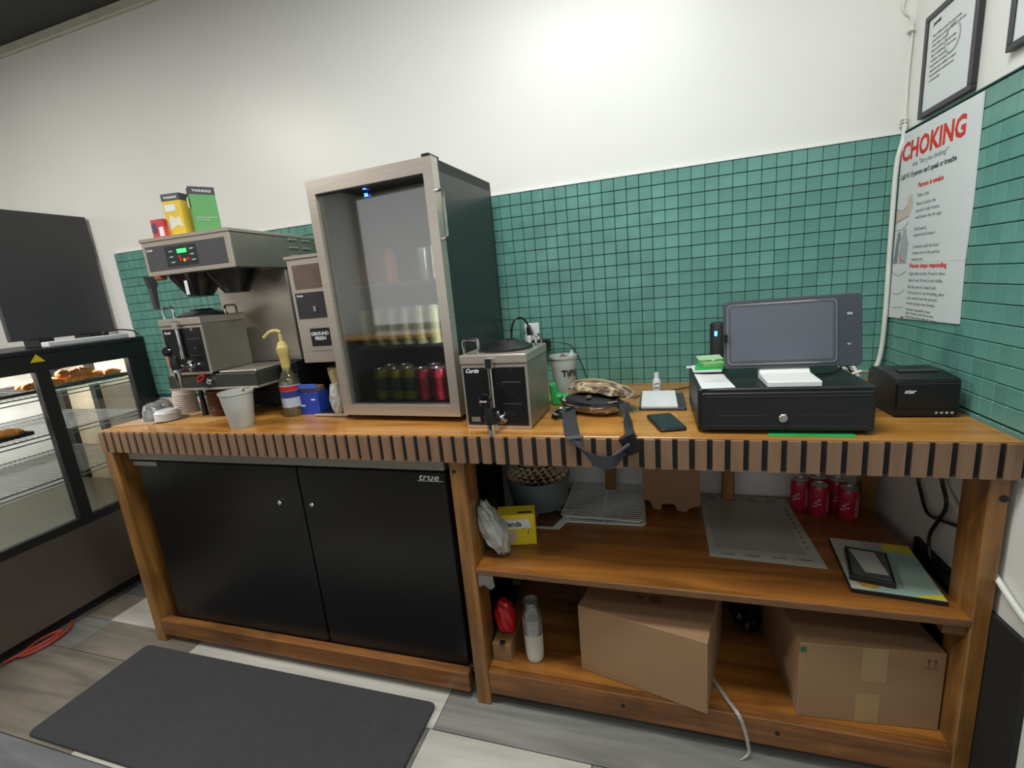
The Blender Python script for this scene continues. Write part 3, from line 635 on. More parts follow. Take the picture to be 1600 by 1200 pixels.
obj('bean_window', box((-1.876, -.402, 1.362), (-1.74, -.4005, 1.442)), mat('brown bean window', (104, 88, 76), .2, var=.25, scale=18), gn)
pn = obj('control_panel', box((-1.882, -.402, 1.262), (-1.735, -.4005, 1.350)), mat('grinder black panel', (48, 46, 48), .3), gn)
obj('switch', box((-1.812, -.409, 1.285), (-1.802, -.402, 1.303), .001), M_chrome, pn)
obj('brand_print', textbm('Curtis', .010, (-1.876, -.4023, 1.337), FRONT, .0003, .0003), M_wink, pn)
pq = obj('plaque_rim', prism(rrect(-1.862, -1.735, 1.152, 1.243, .014), 'y', -.4035, -.4005), M_ss, gn)
obj('plaque', box((-1.845, -.405, 1.166), (-1.765, -.4036, 1.228), .001), M_black, gn)
obj('plaque_text', textbm('GROUND\nFRESH', .0165, (-1.805, -.4053, 1.204), FRONT, .0004, .0004, 'CENTER'), M_wink, gn)
obj('side_label', box((-1.8965, -.37, 1.18), (-1.8962, -.32, 1.25)), gy, gn)
t = thing('kraft_bag', 'open kraft paper bag under the coffee grinder chute', 'bag', (-1.81, -.32, .932))
obj('paper', lathe([(.030, 0), (.034, .06), (.045, .135), (.044, .15), (.041, .15), (.040, .13), (.028, .004)], 8, (-1.805, -.33, .9325), mtx=None), mat('kraft bag paper', (176, 156, 116), .8, bump=.5, bscale=20), t)
t = thing('blue_box', 'blue sweetener packet box behind the pump bottle', 'box', (-1.915, -.375, .9201), 3, w=False)
obj('carton', box((-.045, -.03, 0), (.05, .03, .08), .001), mat('royal blue carton', (34, 62, 160), .45), t)
obj('lid_flap', box((-.048, -.033, .095), (.050, -.028, .112), .001), mat('blue flap', (58, 92, 190), .45), t)
obj('packets', box((-.042, -.025, .08), (.045, .025, .100), .003), mat('brown packets', (112, 92, 78), .8), t)
obj('print', box((-.03, -.0305, .030), (-.008, -.0301, .036)), M_wink, t); obj('print', box((.02, -.0305, .052), (.036, -.0301, .057)), M_wink, t)
bm = bmesh.new(); bmesh.ops.create_icosphere(bm, subdivisions=3, radius=.026)
for v in bm.verts: v.co *= 1+random.uniform(-.16, .16); v.co.z *= 2.1; v.co.x *= .7
bmesh.ops.translate(bm, verts=bm.verts, vec=(-1.744, -.452, .990)); obj('plastic_wrapper', bm, M_bagm, None, False, 'crumpled clear wrapper beside the left foot of the drinks cooler', 'wrapper')
# pump bottle
t = thing('syrup_bottle', 'clear syrup bottle with a yellow pump in front of the brewer', 'bottle', (-1.975, -.405, .92))
C = (-1.975, -.405, .92)
obj('bottle', lathe([(0, 0), (.034, 0), (.036, .01), (.036, .115), (.034, .13), (.024, .15), (.015, .168), (.014, .20), (.0, .20)], 20, C), glassy('amber bottle glass', (.78, .76, .66), .10, .12, .06, (190, 180, 140)), t, True)
obj('syrup', lathe([(0, .004), (.033, .004), (.033, .045), (0, .045)], 20, C), mat('syrup', (122, 104, 60), .3), t, True)
obj('label_wrap', lathe([(.0365, .035), (.0365, .115)], 20, C), mat('bottle label', (176, 184, 196), .5), t, True)
obj('label_band', lathe([(.0368, .095), (.0368, .112)], 20, C), M_red, t, True)
obj('label_band', lathe([(.0368, .070), (.0368, .094)], 20, C), mat('navy label', (36, 52, 120), .5), t, True)
py = mat('yellow beige pump', (196, 178, 108), .45)
obj('pump_collar', lathe([(0, .165), (.014, .165), (.018, .225), (.021, .23), (.021, .25), (.017, .255), (.015, .265), (.006, .272), (.005, .30), (0, .30)], 18, C), py, t, True)
obj('pump_spout', tube([(-1.972, -.405, 1.222), (-1.985, -.408, 1.230), (-2.01, -.414, 1.226), (-2.034, -.42, 1.208)], .006), py, t, True)
# white bucket cup
t = thing('plastic_bucket', 'translucent white plastic tub half full of milk with a stirrer', 'cup', (-2.072, -.545, .9202))
C = (-2.072, -.545, .9202)
obj('wall', lathe([(0, 0), (.036, 0), (.038, .004), (.052, .118), (.055, .119), (.055, .126), (.051, .126), (.036, .006), (0, .005)], 28, C), M_milky, t, True)
obj('milk', lathe([(0, .006), (.0355, .006), (.0425, .062), (0, .062)], 28, C), mat('milk', (206, 200, 184), .4), t, True)
obj('stirrer', box((-.004, -.002, 0), (.004, .002, .085), mtx=T(-2.078, -.525, .988) @ Matrix.Rotation(R(-28), 4, 'X') @ Matrix.Rotation(R(-12), 4, 'Y')), mat('dark brown stirrer', (70, 44, 36), .5), t)
# cups and lids left
ORD = ['lowest', 'second from the bottom', 'third from the bottom', 'fourth from the bottom', 'fifth from the bottom', 'sixth from the bottom', 'seventh from the bottom', 'eighth from the bottom', 'ninth from the bottom', 'tenth from the bottom', 'eleventh from the bottom']
def nest(name, label, group, m, c, n, pitch, prof, ctg='cup', ringm=None):
    for k in range(n):
        if k == 0: o = t0 = obj(name, lathe(prof, 22), m, None, True, label, ctg, group if n > 1 else None, loc=c)
        else: o = t0.copy(); COL.objects.link(o); o.location = (c[0], c[1], c[2]+k*pitch)
        if n > 1: o['label'] = label+', '+('topmost' if k == n-1 else ORD[k])
pc = [(.041, .0), (.043, .002), (.041, .005), (.0395, .004), (.030, .085), (0, .085), (0, .084), (.029, .083), (.038, .002), (.041, 0)]
nest('paper_cup', 'white paper cup, upside-down stack by the brewer', 'stacked white paper cups', mat('cup paper', (206, 190, 176), .6), (-2.545, -.370, .921), 11, .0078, pc)
nest('brown_cup', 'brown cup, left ribbed stack under the brewer', 'left stack of brown cups', mat('brown cup', (92, 62, 50), .3), (-2.315, -.415, .921), 9, .0088, [(.0, .0), (.030, 0), (.036, .028), (.038, .03), (.036, .032), (.034, .028), (.028, .003), (0, .003)])
nest('brown_cup', 'brown cup, right ribbed stack under the brewer', 'right stack of brown cups', MATS['brown cup'], (-2.238, -.385, .921), 9, .0088, [(.0, .0), (.030, 0), (.036, .028), (.038, .03), (.036, .032), (.034, .028), (.028, .003), (0, .003)])
nest('takeout_lid', 'white flat lid, low stack by the dome lids', 'stacked white lids', mat('white lid', (224, 226, 226), .35), (-2.515, -.475, .9245), 6, .0052, [(.043, 0), (.044, .003), (.040, .004), (.038, .011), (0, .011), (0, .009), (.036, .009), (.041, .0), (.043, 0)], 'lid')
nest('dome_lid', 'clear dome lid left of the white lids', 'clear dome lids', M_clear, (-2.585, -.475, .9245), 2, .006, [(.040, 0), (.042, .002), (.039, .004), (.037, .03), (.028, .052), (.012, .060), (0, .061), (0, .0595), (.012, .0585), (.027, .05), (.0355, .03), (.038, .002), (.040, 0)], 'lid')
nest('dome_lid', 'second clear dome lid behind the white lid stack', 'dome lid at the back', M_clear, (-2.640, -.400, .9245), 1, .006, [(.038, 0), (.040, .002), (.037, .004), (.035, .03), (.026, .052), (.012, .060), (0, .061), (0, .0595), (.012, .0585), (.025, .05), (.0335, .03), (.036, .002), (.038, 0)], 'lid')
t = obj('cup_sleeve', lathe([(.026, 0), (.033, .10), (.0315, .10), (.0245, 0), (.026, 0)], 20), mat('orange kraft sleeve', (196, 138, 84), .7), None, True, 'tan cardboard sleeve standing on the paper cup stack', 'sleeve', loc=(-2.545, -.370, 1.085))
t = obj('cup_sleeve', lathe([(.026, 0), (.033, .06), (.0315, .06), (.0245, 0), (.026, 0)], 20), M_white, None, True, 'white paper roll standing between the cup stacks', 'roll', loc=(-2.415, -.37, .9205))
obj('cardboard_piece', prism([(-2.682, -.575), (-2.52, -.535), (-2.52, -.50), (-2.45, -.42), (-2.44, -.36), (-2.60, -.34), (-2.67, -.42)], 'z', .9203, .9240), mat('pale cardboard', (176, 148, 116), .85), None, False, 'pale cardboard piece under the lids at the counter end', 'cardboard')
obj('cardboard_piece', prism([(-2.47, -.535), (-2.27, -.522), (-2.225, -.46), (-2.235, -.435), (-2.265, -.437), (-2.43, -.45)], 'z', .9203, .9245), mat('ochre cardboard', (176, 134, 72), .85), None, False, 'ochre cardboard flap lying in front of the brewer', 'cardboard')
# ---------------------------------------------------------------- outlet
t = thing('wall_outlet', 'white double outlet on the green tiles behind the server', 'outlet', (-1.157, -.01, 1.063))
obj('cover_plate', box((-1.186, -.0135, 1.063), (-1.128, -.009, 1.165), .002), M_white, t)
obj('socket', box((-1.172, -.015, 1.12), (-1.142, -.0135, 1.15), .001), mat('socket face', (205, 206, 204), .4), t)
obj('socket', box((-1.172, -.015, 1.075), (-1.142, -.0135, 1.105), .001), MATS['socket face'], t)
t = thing('power_plug', 'black angled plug with cord in the upper outlet socket', 'plug', (-1.157, -.03, 1.12))
obj('plug_head', prism([(-1.170, 1.153), (-1.160, 1.158), (-1.150, 1.125), (-1.158, 1.112), (-1.168, 1.118)], 'y', -.045, -.0155), M_black, t)
obj('cord', tube([(-1.162, -.03, 1.150), (-1.175, -.05, 1.185), (-1.20, -.07, 1.19), (-1.215, -.08, 1.16), (-1.218, -.09, 1.11), (-1.219, -.10, 1.00), (-1.219, -.10, .925)], .004), M_black, t, True)
t = thing('power_adapter', 'black and white charger plugged into the lower outlet socket', 'charger', (-1.14, -.04, 1.07))
obj('adapter_body', box((-1.150, -.060, 1.070), (-1.085, -.0165, 1.104), .003), M_black, t)
obj('white_charger', box((-1.166, -.055, 1.068), (-1.153, -.0165, 1.122), .002), M_white, t)
obj('cord', tube([(-1.085, -.04, 1.09), (-1.06, -.04, 1.092), (-1.01, -.03, 1.075), (-.985, -.028, 1.04), (-.96, -.03, .97), (-.955, -.03, .923)], .0018), M_black, t, True)
# ---------------------------------------------------------------- tips cup, green bag, cables
t = thing('tips_cup', 'translucent tip cup marked in black beside the camouflage pouch', 'cup', (-1.003, -.215, .92))
C = (-1.003, -.215, .9205)
obj('wall', lathe([(0, 0), (.032, 0), (.034, .004), (.044, .140), (.047, .141), (.047, .149), (.043, .149), (.032, .006), (0, .005)], 28, C), M_milky, t, True)
bm = textbm('TiPS', .030, (0, 0, 0), FRONT, .0006, .0008, 'CENTER')
for v in bm.verts:
    a = v.co.x/.040; z = v.co.z+.082; rr = .0342+.010*(z-.004)/.136+.0008
    v.co = Vector((C[0]+.004+rr*math.sin(a+.55), C[1]-rr*math.cos(a+.55), C[2]+z))
obj('marker_text', bm, M_ink, t)
obj('folded_note', box((-.018, -.002, 0), (.018, .002, .04), mtx=T(-1.018, -.2, 1.03) @ Matrix.Rotation(R(35), 4, 'Y')), mat('banknote', (150, 110, 112), .8), t)
obj('folded_note', prism([(-.985, 1.062), (-.975, 1.085), (-.965, 1.060)], 'y', -.215, -.205), M_wink, t)
obj('green_packet', prism([(-1.03, .921), (-.955, .921), (-.965, .945), (-1.012, .955), (-1.022, .99), (-1.038, .992)], 'y', -.315, -.275, bev=.004), M_green, None, False, 'bright green packet between the coffee server and the tip cup', 'packet')
t = thing('cable_bundle', 'coiled black and white cables with keys beside the server', 'cable', (-.975, -.44, .92))
bm = bmesh.new()
for k in range(5):
    pts = [(-.972+(.032-.003*k)*math.cos(a/8*2*math.pi+k), -.435+(.024-.002*k)*math.sin(a/8*2*math.pi+k), .925+.004*k+.003*math.sin(a)) for a in range(9)]
    tube(pts, .0033, 6, bm)
obj('black_cable', bm, M_black, t, True)
obj('white_cable', tube([(-1.005, -.45, .935), (-.985, -.455, .948), (-.960, -.445, .95), (-.945, -.43, .945), (-.96, -.42, .94)], .002), M_chrome, t, True)
obj('key', box((-.006, -.02, -.001), (.006, .02, .001), mtx=T(-.992, -.466, .938) @ Matrix.Rotation(R(35), 4, 'Z')), mat('brass key', (180, 170, 140), .3, .8), t)
# ---------------------------------------------------------------- camouflage waist pouch
M_camo = mat('tan camouflage cloth', (150, 130, 104), .85, var=.42, scale=22, bump=.3, bscale=200)
_nt = M_camo.node_tree; _rp = [n for n in _nt.nodes if n.type == 'VALTORGB'][0]; _rp.color_ramp.interpolation = 'CONSTANT'
_e = _rp.color_ramp.elements; _e[0].position = 0; _e[0].color = srgb((82, 70, 60)); _e[1].position = .44; _e[1].color = srgb((150, 130, 104))
_x = _e.new(.53); _x.color = srgb((196, 178, 150)); _x = _e.new(.60); _x.color = srgb((120, 98, 78))
[n for n in _nt.nodes if n.type == 'MAPPING'][0].inputs['Scale'].default_value = (1, 2.6, 1)
M_strap = mat('black webbing', (44, 46, 50), .7, var=.1, scale=60, bump=.4, bscale=500)
wp = thing('waist_pouch', 'open tan camouflage waist pouch lying on the counter', 'bag', (-.89, -.38, .92), -24, w=False)
def pouchshell(a, b, z0, z1, tz, power=2.4, squash=1, top=True):
    bm = bmesh.new(); n = 28; m_ = 8; rings = []
    for j in range(m_+1):
        f = j/m_; rr = math.cos(f*math.pi/2)**.55 if f < 1 else 0
        ring = []
        for i in range(n):
            t = 2*math.pi*i/n; c, s = math.cos(t), math.sin(t)
            x = a*math.copysign(abs(c)**(2/power), c)*rr; y = b*math.copysign(abs(s)**(2/power), s)*rr
            z = z0+(z1-z0)*math.sin(f*math.pi/2)+tz*(x/a)+.0035*math.sin(7*t+j)*(1-f)
            ring.append(bm.verts.new((x, y, z)))
        rings.append(ring)
    for p, q in zip(rings, rings[1:]):
        for i in range(n): bm.faces.new((p[i], p[(i+1) % n], q[(i+1) % n], q[i]))
    bmesh.ops.remove_doubles(bm, verts=bm.verts, dist=1e-5)
    bmesh.ops.holes_fill(bm, edges=[e for e in bm.edges if e.is_boundary]); return bm
bm = pouchshell(.105, .062, .030, .001, 0); obj('pouch_base', bm, M_camo, wp, True)
bm = pouchshell(.092, .050, .034, .050, 0); obj('lining', bm, mat('dark lining', (34, 34, 40), .7, bump=.5, bscale=40), wp, True)
bm = pouchshell(.112, .060, .038, .074, 0); bmesh.ops.transform(bm, matrix=T(.010, .024, .012) @ Matrix.Rotation(R(-16), 4, 'X') @ Matrix.Rotation(R(3), 4, 'Y'), verts=bm.verts); fl = obj('pouch_flap', bm, M_camo, wp, True)
zp = [(.108*math.cos(a), .068*math.sin(a)-.002, .036) for a in [math.pi+i*math.pi/10 for i in range(11)]]
obj('zipper', tube(zp, .0026, 6), M_black, wp, True)
zp = [(.010+.112*math.cos(a), .024+.062*math.sin(a), .052+.006*math.cos(a)+.018*math.sin(a)) for a in [math.pi+i*math.pi/10 for i in range(11)]]
obj('zipper', tube(zp, .0022, 6), mat('tan piping', (172, 150, 118), .8), wp, True)
obj('piping', tube([(-.06, .0, .087), (-.01, .0, .098), (.05, .01, .094), (.09, .02, .078)], .003, 6), MATS['tan piping'], wp, True)
obj('webbing_loop', box((-.009, -.04, -.0015), (.009, .045, .0015), mtx=T(.088, .0, .070) @ Matrix.Rotation(R(-25), 4, 'X') @ Matrix.Rotation(R(25), 4, 'Y')), mat('cream webbing', (196, 180, 146), .8), wp)
obj('coins', lathe([(0, 0), (.009, 0), (.009, .005), (0, .005)], 12, (.010, -.036, .052)), M_ssd, wp)
iv = (Matrix.Translation((-.89, -.38, .92)) @ Matrix.Rotation(R(-24), 4, 'Z')).inverted()
P1 = [(-.955, -.395, .940), (-.948, -.47, .937), (-.928, -.56, .928), (-.914, -.618, .926), (-.900, -.636, .905), (-.872, -.642, .877), (-.835, -.644, .862), (-.797, -.642, .872), (-.775, -.638, .897), (-.768, -.630, .925)]
Wv = [(.038, .01, .004), (.038, .004, 0), (.038, .010, 0), (.036, .012, -.006), (.028, .0, -.022), (.016, 0, -.032), (.0, 0, -.036), (-.014, 0, -.032), (-.028, 0, -.02), (-.034, -.004, .006)]
bm = ribbon([iv @ Vector(p) for p in P1], [iv.to_3x3() @ Vector(v) for v in Wv], .003)
obj('strap', bm, M_strap, wp)
P2 = [(-.768, -.626, .929), (-.776, -.585, .942), (-.778, -.53, .948), (-.79, -.47, .958), (-.815, -.435, .958)]
W2_ = [(-.03, .006, .004), (-.022, 0, .024), (-.016, .004, .03), (-.01, .014, .03), (-.006, .02, .028)]
bm = ribbon([iv @ Vector(p) for p in P2], [iv.to_3x3() @ Vector(v) for v in W2_], .003)
obj('strap', bm, M_strap, wp)
bk_ = obj('buckle', box((-.020, -.006, -.026), (.020, .006, .026), .004, mtx=iv @ (T(-.770, -.639, .912) @ Matrix.Rotation(R(-28), 4, 'Y'))), M_black, wp)
obj('buckle_slot', box((-.024, -.009, -.004), (.024, .009, .004), .002, mtx=iv @ (T(-.790, -.645, .900) @ Matrix.Rotation(R(-38), 4, 'Y'))), M_dkgrey, bk_)
obj('strap_slider', box((-.022, -.006, -.003), (.022, .006, .003), .002, mtx=iv @ (T(-.908, -.628, .922) @ Matrix.Rotation(R(18), 4, 'Z') @ Matrix.Rotation(R(30), 4, 'X'))), M_dkgrey, wp)
obj('strap_slider', box((-.020, -.012, -.003), (.020, .012, .003), .002, mtx=iv @ (T(-.786, -.50, .965) @ Matrix.Rotation(R(60), 4, 'Z') @ Matrix.Rotation(R(60), 4, 'X'))), M_dkgrey, wp)
# small things in the middle
t = thing('white_bottle', 'small white dropper bottle near the tiled wall', 'bottle', (-.704, -.135, .92))
obj('bottle', lathe([(0, 0), (.0125, 0), (.013, .004), (.013, .036), (.008, .044), (0, .044)], 18, (-.704, -.135, .9203)), M_white, t, True)
obj('cap', lathe([(.0, .041), (.0085, .041), (.008, .062), (0, .063)], 16, (-.704, -.135, .9203)), M_white, t, True)
obj('label_print', prism([(-.711, .944), (-.698, .948), (-.698, .951), (-.711, .947)], 'y', -.1486, -.1481), M_gink, t); obj('label_print', box((-.711, -.1486, .932), (-.698, -.1481, .935)), M_gink, t)
t = thing('tablet', 'dark flat tablet under the white notepad', 'tablet', (-.69, -.285, .92))
obj('body', prism(rrect(-.756, -.624, -.379, -.195, .008), 'z', .9203, .9272, bev=.001), M_dkgrey, t)
t = thing('notepad', 'white spiral notepad lying on the dark tablet', 'notepad', (-.70, -.285, .9275))
obj('pages', box((-.750, -.378, .9275), (-.648, -.192, .9345), .001), M_paper, t)
bm = bmesh.new()
for k in range(16): tube([(-.750, -.372+k*.0117, .928), (-.755, -.372+k*.0117, .932), (-.750, -.372+k*.0117, .9362)], .001, 5, bm, 2)
obj('spiral', bm, M_ssd, t)
obj('cord', tube([(-.83, -.21, .9225), (-.78, -.235, .9225), (-.73, -.17, .9225), (-.68, -.155, .9225), (-.64, -.13, .9225), (-.60, -.10, .9225)], .0016), M_black, None, True, 'thin black cord running behind the notepad', 'cord')
t = thing('mobile_phone', 'black smartphone lying face up before the cash drawer', 'phone', (-.685, -.503, .9203), 15, w=False)
obj('case', prism(rrect(-.034, .034, -.069, .069, .009), 'z', 0, .008, bev=.0015), M_black, t)
obj('screen', prism(rrect(-.030, .030, -.064, .064, .007), 'z', .008, .0085), mat('phone screen', (34, 44, 46), .1), t)
# ---------------------------------------------------------------- cash drawer, POS, papers
cdw = thing('cash_drawer', 'black metal cash drawer with round lock under the till screen', 'cash drawer', (-.43, -.44, .92))
bkm = mat('black powder coat', (24, 26, 28), .42, var=.04, bump=.06, bscale=300)
obj('housing', box((-.612, -.575, .926), (-.248, -.292, 1.030), .003), bkm, cdw)
obj('drawer_front', box((-.604, -.586, .931), (-.256, -.5752, 1.022), .002), bkm, cdw)
bm = box((-.596, -.5875, 1.012), (-.266, -.5862, 1.0135)); box((-.57, -.5875, .966), (-.47, -.5862, .9672), bm=bm); box((-.395, -.5875, .968), (-.29, -.5862, .9692), bm=bm); box((-.596, -.5875, .941), (-.266, -.5862, .942), bm=bm)
obj('pressed_line', bm, M_dkgrey, cdw)
obj('lock', lathe([(0, 0), (.010, 0), (.010, .004), (.008, .006), (0, .006)], 18, mtx=T(-.431, -.5865, .9615) @ Matrix.Rotation(R(90), 4, 'X')), M_chrome, cdw, True)
for a in (-.59, -.27):
    for b in (-.56, -.31): obj('foot', lathe([(0, 0), (.009, 0), (.009, .0062), (0, .0062)], 10, (a, b, .9202)), M_black, cdw)
obj('green_folder', box((-.46, -.597, .9203), (-.288, -.45, .9222)), M_green, None, False, 'thin green folder sticking out below the cash drawer', 'folder')
ps_ = thing('till_screen', 'grey touchscreen till on a white stand on the cash drawer', 'till', (-.40, -.5, 1.03))
poly = [(-.574, 1.0305), (-.574, 1.044), (-.490, 1.047), (-.476, 1.060), (-.468, 1.10), (-.458, 1.10), (-.462, 1.045), (-.470, 1.0305)]
obj('stand', prism([(a, b) for a, b in poly], 'x', -.462, -.352, bev=.002), M_white, ps_)
tl = T(0, -.485, 1.06) @ Matrix.Rotation(R(-9), 4, 'X')
hb = obj('body', prism(rrect(-.540, -.246, -.002, .168, .012), 'y', 0, .022, mtx=tl, bev=.002), mat('slate grey plastic', (70, 72, 82), .4, var=.03), ps_)
bm = prism(rrect(-.534, -.297, .008, .158, .010), 'y', -.0022, 0, mtx=tl); obj('silver_rim', bm, M_chrome, ps_)
bm = prism(rrect(-.5315, -.2995, .0105, .1555, .009), 'y', -.0030, -.0020, mtx=tl); obj('bezel', bm, mat('bezel', (80, 82, 88), .4), ps_)
obj('screen', prism(rrect(-.526, -.306, .017, .150, .003), 'y', -.0036, -.0030, mtx=tl), mat('grey idle screen', (96, 100, 110), .25, var=.02), ps_)
obj('logo_mark', prism(rrect(-.277, -.266, .118, .124, .002), 'y', -.001, 0, mtx=tl), gy, ps_)
obj('logo_mark', prism(rrect(-.276, -.269, .048, .052, .002), 'y', -.001, 0, mtx=tl), gy, ps_)
obj('latch', box((-.5425, -.486, 1.126), (-.534, -.47, 1.146), .001), M_black, ps_)
t = thing('smart_speaker', 'black cylinder speaker with blue light behind the till', 'speaker', (-.512, -.13, .92))
obj('body', lathe([(0, 0), (.024, 0), (.025, .004), (.025, .214), (.022, .219), (0, .219)], 24, (-.512, -.13, .9203)), M_blackm, t, True)
obj('light', prism(rrect(-.004, .004, -.006, .010, .003), 'y', -.001, .001, mtx=T(-.522, -.1535, 1.105) @ Matrix.Rotation(R(-25), 4, 'Z')), led, t)
obj('paper_sheet', prism([(-.603, -.577), (-.528, -.568), (-.535, -.43), (-.606, -.405)], 'z', 1.0305, 1.0315), M_paper, None, False, 'white slip of paper at the front corner of the cash drawer', 'paper')
obj('paper_sheet', prism(rrect(-.592, -.534, -.505, -.42, .008), 'z', 1.0318, 1.0328), mat('paper off white', (206, 205, 204), .8), None, False, 'rounded white card lying on the slip of paper', 'card')
t = thing('note_block', 'thick white and green note block on the cash drawer', 'notes', (-.57, -.37, 1.03))
obj('pages', box((-.608, -.40, 1.0330), (-.535, -.318, 1.0390), .001), M_paper, t)
obj('green_cover', prism([(-.604, -.394), (-.530, -.388), (-.53, -.31), (-.596, -.318)], 'z', 1.0392, 1.0425), M_green, t)
t = thing('green_card_box', 'small open light green box on the note block', 'box', (-.555, -.35, 1.0428), 12, w=False)
obj('tray', box((-.030, -.028, 0), (.030, .028, .012), .001), mat('leaf green card', (120, 186, 108), .5), t)
obj('lid_flap', box((-.032, .01, .012), (.034, .045, .014), mtx=Matrix.Rotation(R(12), 4, 'X')), mat('pale green card', (160, 200, 150), .5), t)
obj('clip', tube([(-.01, 0, .013), (.0, .008, .014), (.012, .0, .014), (.004, -.006, .014)], .0012, 5), M_ssd, t)
obj('sticky_notes', box((-.620, -.318, 1.0305), (-.575, -.296, 1.0330)), M_paper, None, False, 'flat white sheet at the back left of the cash drawer', 'paper')
# receipt printer
rp = thing('receipt_printer', 'black receipt printer in the counter corner by the right wall', 'printer', (-.10, -.37, .92))
obj('body', prism([(-.452, .924), (-.452, 1.008), (-.444, 1.014), (-.39, 1.020), (-.31, 1.020), (-.298, 1.010), (-.298, .924)], 'x', -.162, -.037, bev=.002), M_black, rp)
obj('front_lid', box((-.159, -.4545, .945), (-.040, -.4522, 1.004), .001), mat('printer lid', (26, 26, 28), .3), rp)
obj('paper_slot', box((-.135, -.395, 1.0195), (-.055, -.375, 1.0235), .001), M_dkgrey, rp)
for a in (-.15, -.05): obj('foot', box((a-.008, -.44, .9203), (a+.008, -.30, .9245)), M_black, rp)
obj('logo', textbm('star', .014, (-.146, -.4548, .981), FRONT, .0003, .0004, shear=.2), M_wink, rp)
bm = bmesh.new()
for k in range(4): box((-.082+k*.010, -.4528, .9305), (-.077+k*.010, -.4521, .935), bm=bm)
obj('indicator', bm, mat('indicator print', (170, 185, 200), .4), rp)
# cables behind the till
t = thing('till_cables', 'tangle of white and black cables behind the till', 'cable', (-.24, -.26, .92))
bm = tube([(-.205, -.20, 1.03), (-.19, -.23, 1.025), (-.175, -.25, 1.0), (-.168, -.262, .975)], .0045); tube([(-.24, -.255, .985), (-.22, -.262, .975), (-.19, -.27, .99), (-.168, -.275, 1.0)], .004, bm=bm)
tube([(-.245, -.25, .94), (-.22, -.27, .955), (-.19, -.275, .975), (-.175, -.27, .97)], .003, bm=bm); tube([(-.045, -.03, .945), (-.10, -.10, .96), (-.17, -.17, .985), (-.21, -.16, .99)], .005, bm=bm)
obj('white_cable', bm, cw, t, True)
bm = tube([(-.25, -.20, .925), (-.235, -.24, 1.0), (-.21, -.25, 1.022), (-.185, -.26, .99), (-.175, -.265, .94)], .0025); tube([(-.27, -.19, .925), (-.24, -.25, .995), (-.20, -.23, .97), (-.18, -.25, .925)], .0025, bm=bm)
obj('black_cable', bm, M_black, t, True)
obj('plug', box((-.190, -.262, .930), (-.168, -.236, .952), .003), M_white, t)
obj('junction', prism([(-.235, .925), (-.17, .925), (-.175, .968), (-.20, .995), (-.215, .975), (-.228, 1.0)], 'y', -.20, -.175), M_white, t)
obj('screen_cord', tube([(-.345, -.47, 1.035), (-.31, -.45, 1.0335), (-.28, -.42, 1.0335), (-.255, -.38, 1.034), (-.235, -.33, 1.02), (-.225, -.28, .96)], .002), M_black, None, True, 'thin black cord trailing over the cash drawer lid', 'cord')
# ---------------------------------------------------------------- middle shelf
ZS = .4937
t = thing('filter_tub', 'large blue-grey tub heaped with pale coffee filters', 'tub', (-1.135, -.17, ZS))
C = (-1.135, -.175, ZS)
obj('tub_wall', lathe([(0, 0), (.078, 0), (.098, .014), (.110, .06), (.118, .128), (.115, .128), (.106, .06), (.094, .018), (0, .008)], 32, C), mat('smoky blue plastic', (104, 118, 122), .3), t, True)
bm = bmesh.new()
for L_ in range(8):
    n = 72; ri = []; ro = []
    for i in range(n):
        a = 2*math.pi*i/n; rr = .112+.003*math.sin(L_*2)-.0035*L_+.006*math.sin(a*24+L_)
        ri.append(bm.verts.new((C[0]+(rr-.03)*math.cos(a), C[1]+(rr-.03)*math.sin(a), ZS+.110+L_*.012)))
        ro.append(bm.verts.new((C[0]+rr*math.cos(a), C[1]+rr*math.sin(a), ZS+.128+L_*.014+.007*math.cos(a*24+L_*2))))
    for i in range(n): bm.faces.new((ri[i], ri[(i+1) % n], ro[(i+1) % n], ro[i]))
obj('paper_filters', bm, mat('filter paper', (214, 200, 172), .9), t)
sp = thing('sweetener_box', 'yellow sweetener carton standing behind the plastic bag', 'box', (-1.150, -.425, ZS), 14, w=False)
obj('carton', box((-.062, -.032, 0), (.060, .03, .106), .001), mat('lemon yellow carton', (228, 206, 40), .45, var=.03), sp)
obj('white_band', prism([(-.06, .058), (.046, .058), (.040, .090), (-.06, .090)], 'y', -.0328, -.0322), M_wink, sp)
obj('brand_print', textbm('Splenda', .0255, (-.058, -.0331, .066), FRONT, .0004, .0006, shear=.15, sx=.92), mat('navy ink', (30, 34, 84), .6), sp)
obj('swirl_print', tube([(.018, -.0325, .052), (.028, -.0325, .060), (.042, -.0325, .058), (.048, -.0325, .050)], .0006, 5), M_ink, sp)
obj('numeral_print', textbm('1', .018, (.030, -.0328, .040), FRONT, .0003, .0006, shear=.3), mat('brown ink', (130, 74, 20), .6), sp)
obj('cup_print', prism([(-.032, .052), (.0, .052), (-.008, .008), (-.026, .008)], 'y', -.0328, -.0322), mat('cup print', (200, 180, 160), .6), sp)
obj('top_print', box((.005, -.022, .106), (.050, -.012, .1064)), M_ink, sp)
bm = bmesh.new(); bmesh.ops.create_icosphere(bm, subdivisions=4, radius=1)
rr_ = random.Random(3)
for v in bm.verts:
    h = v.co.z; d = v.co.normalized()
    cr = .06*math.sin(9*d.x+4*d.z)+.05*math.sin(13*d.y-7*d.z+2)+.05*math.sin(17*d.x*d.z*2+d.y*6)+rr_.uniform(-.018, .018)
    s = 1+cr; wdt = .044-.012*max(0, h)
    v.co = Vector((-1.206+v.co.x*s*wdt+.036*(-h), -.515+v.co.y*s*.038, .584+h*.085*s-(0.02*max(0, v.co.x)*(-h if h < 0 else 0))))
zmin = min(v.co.z for v in bm.verts)
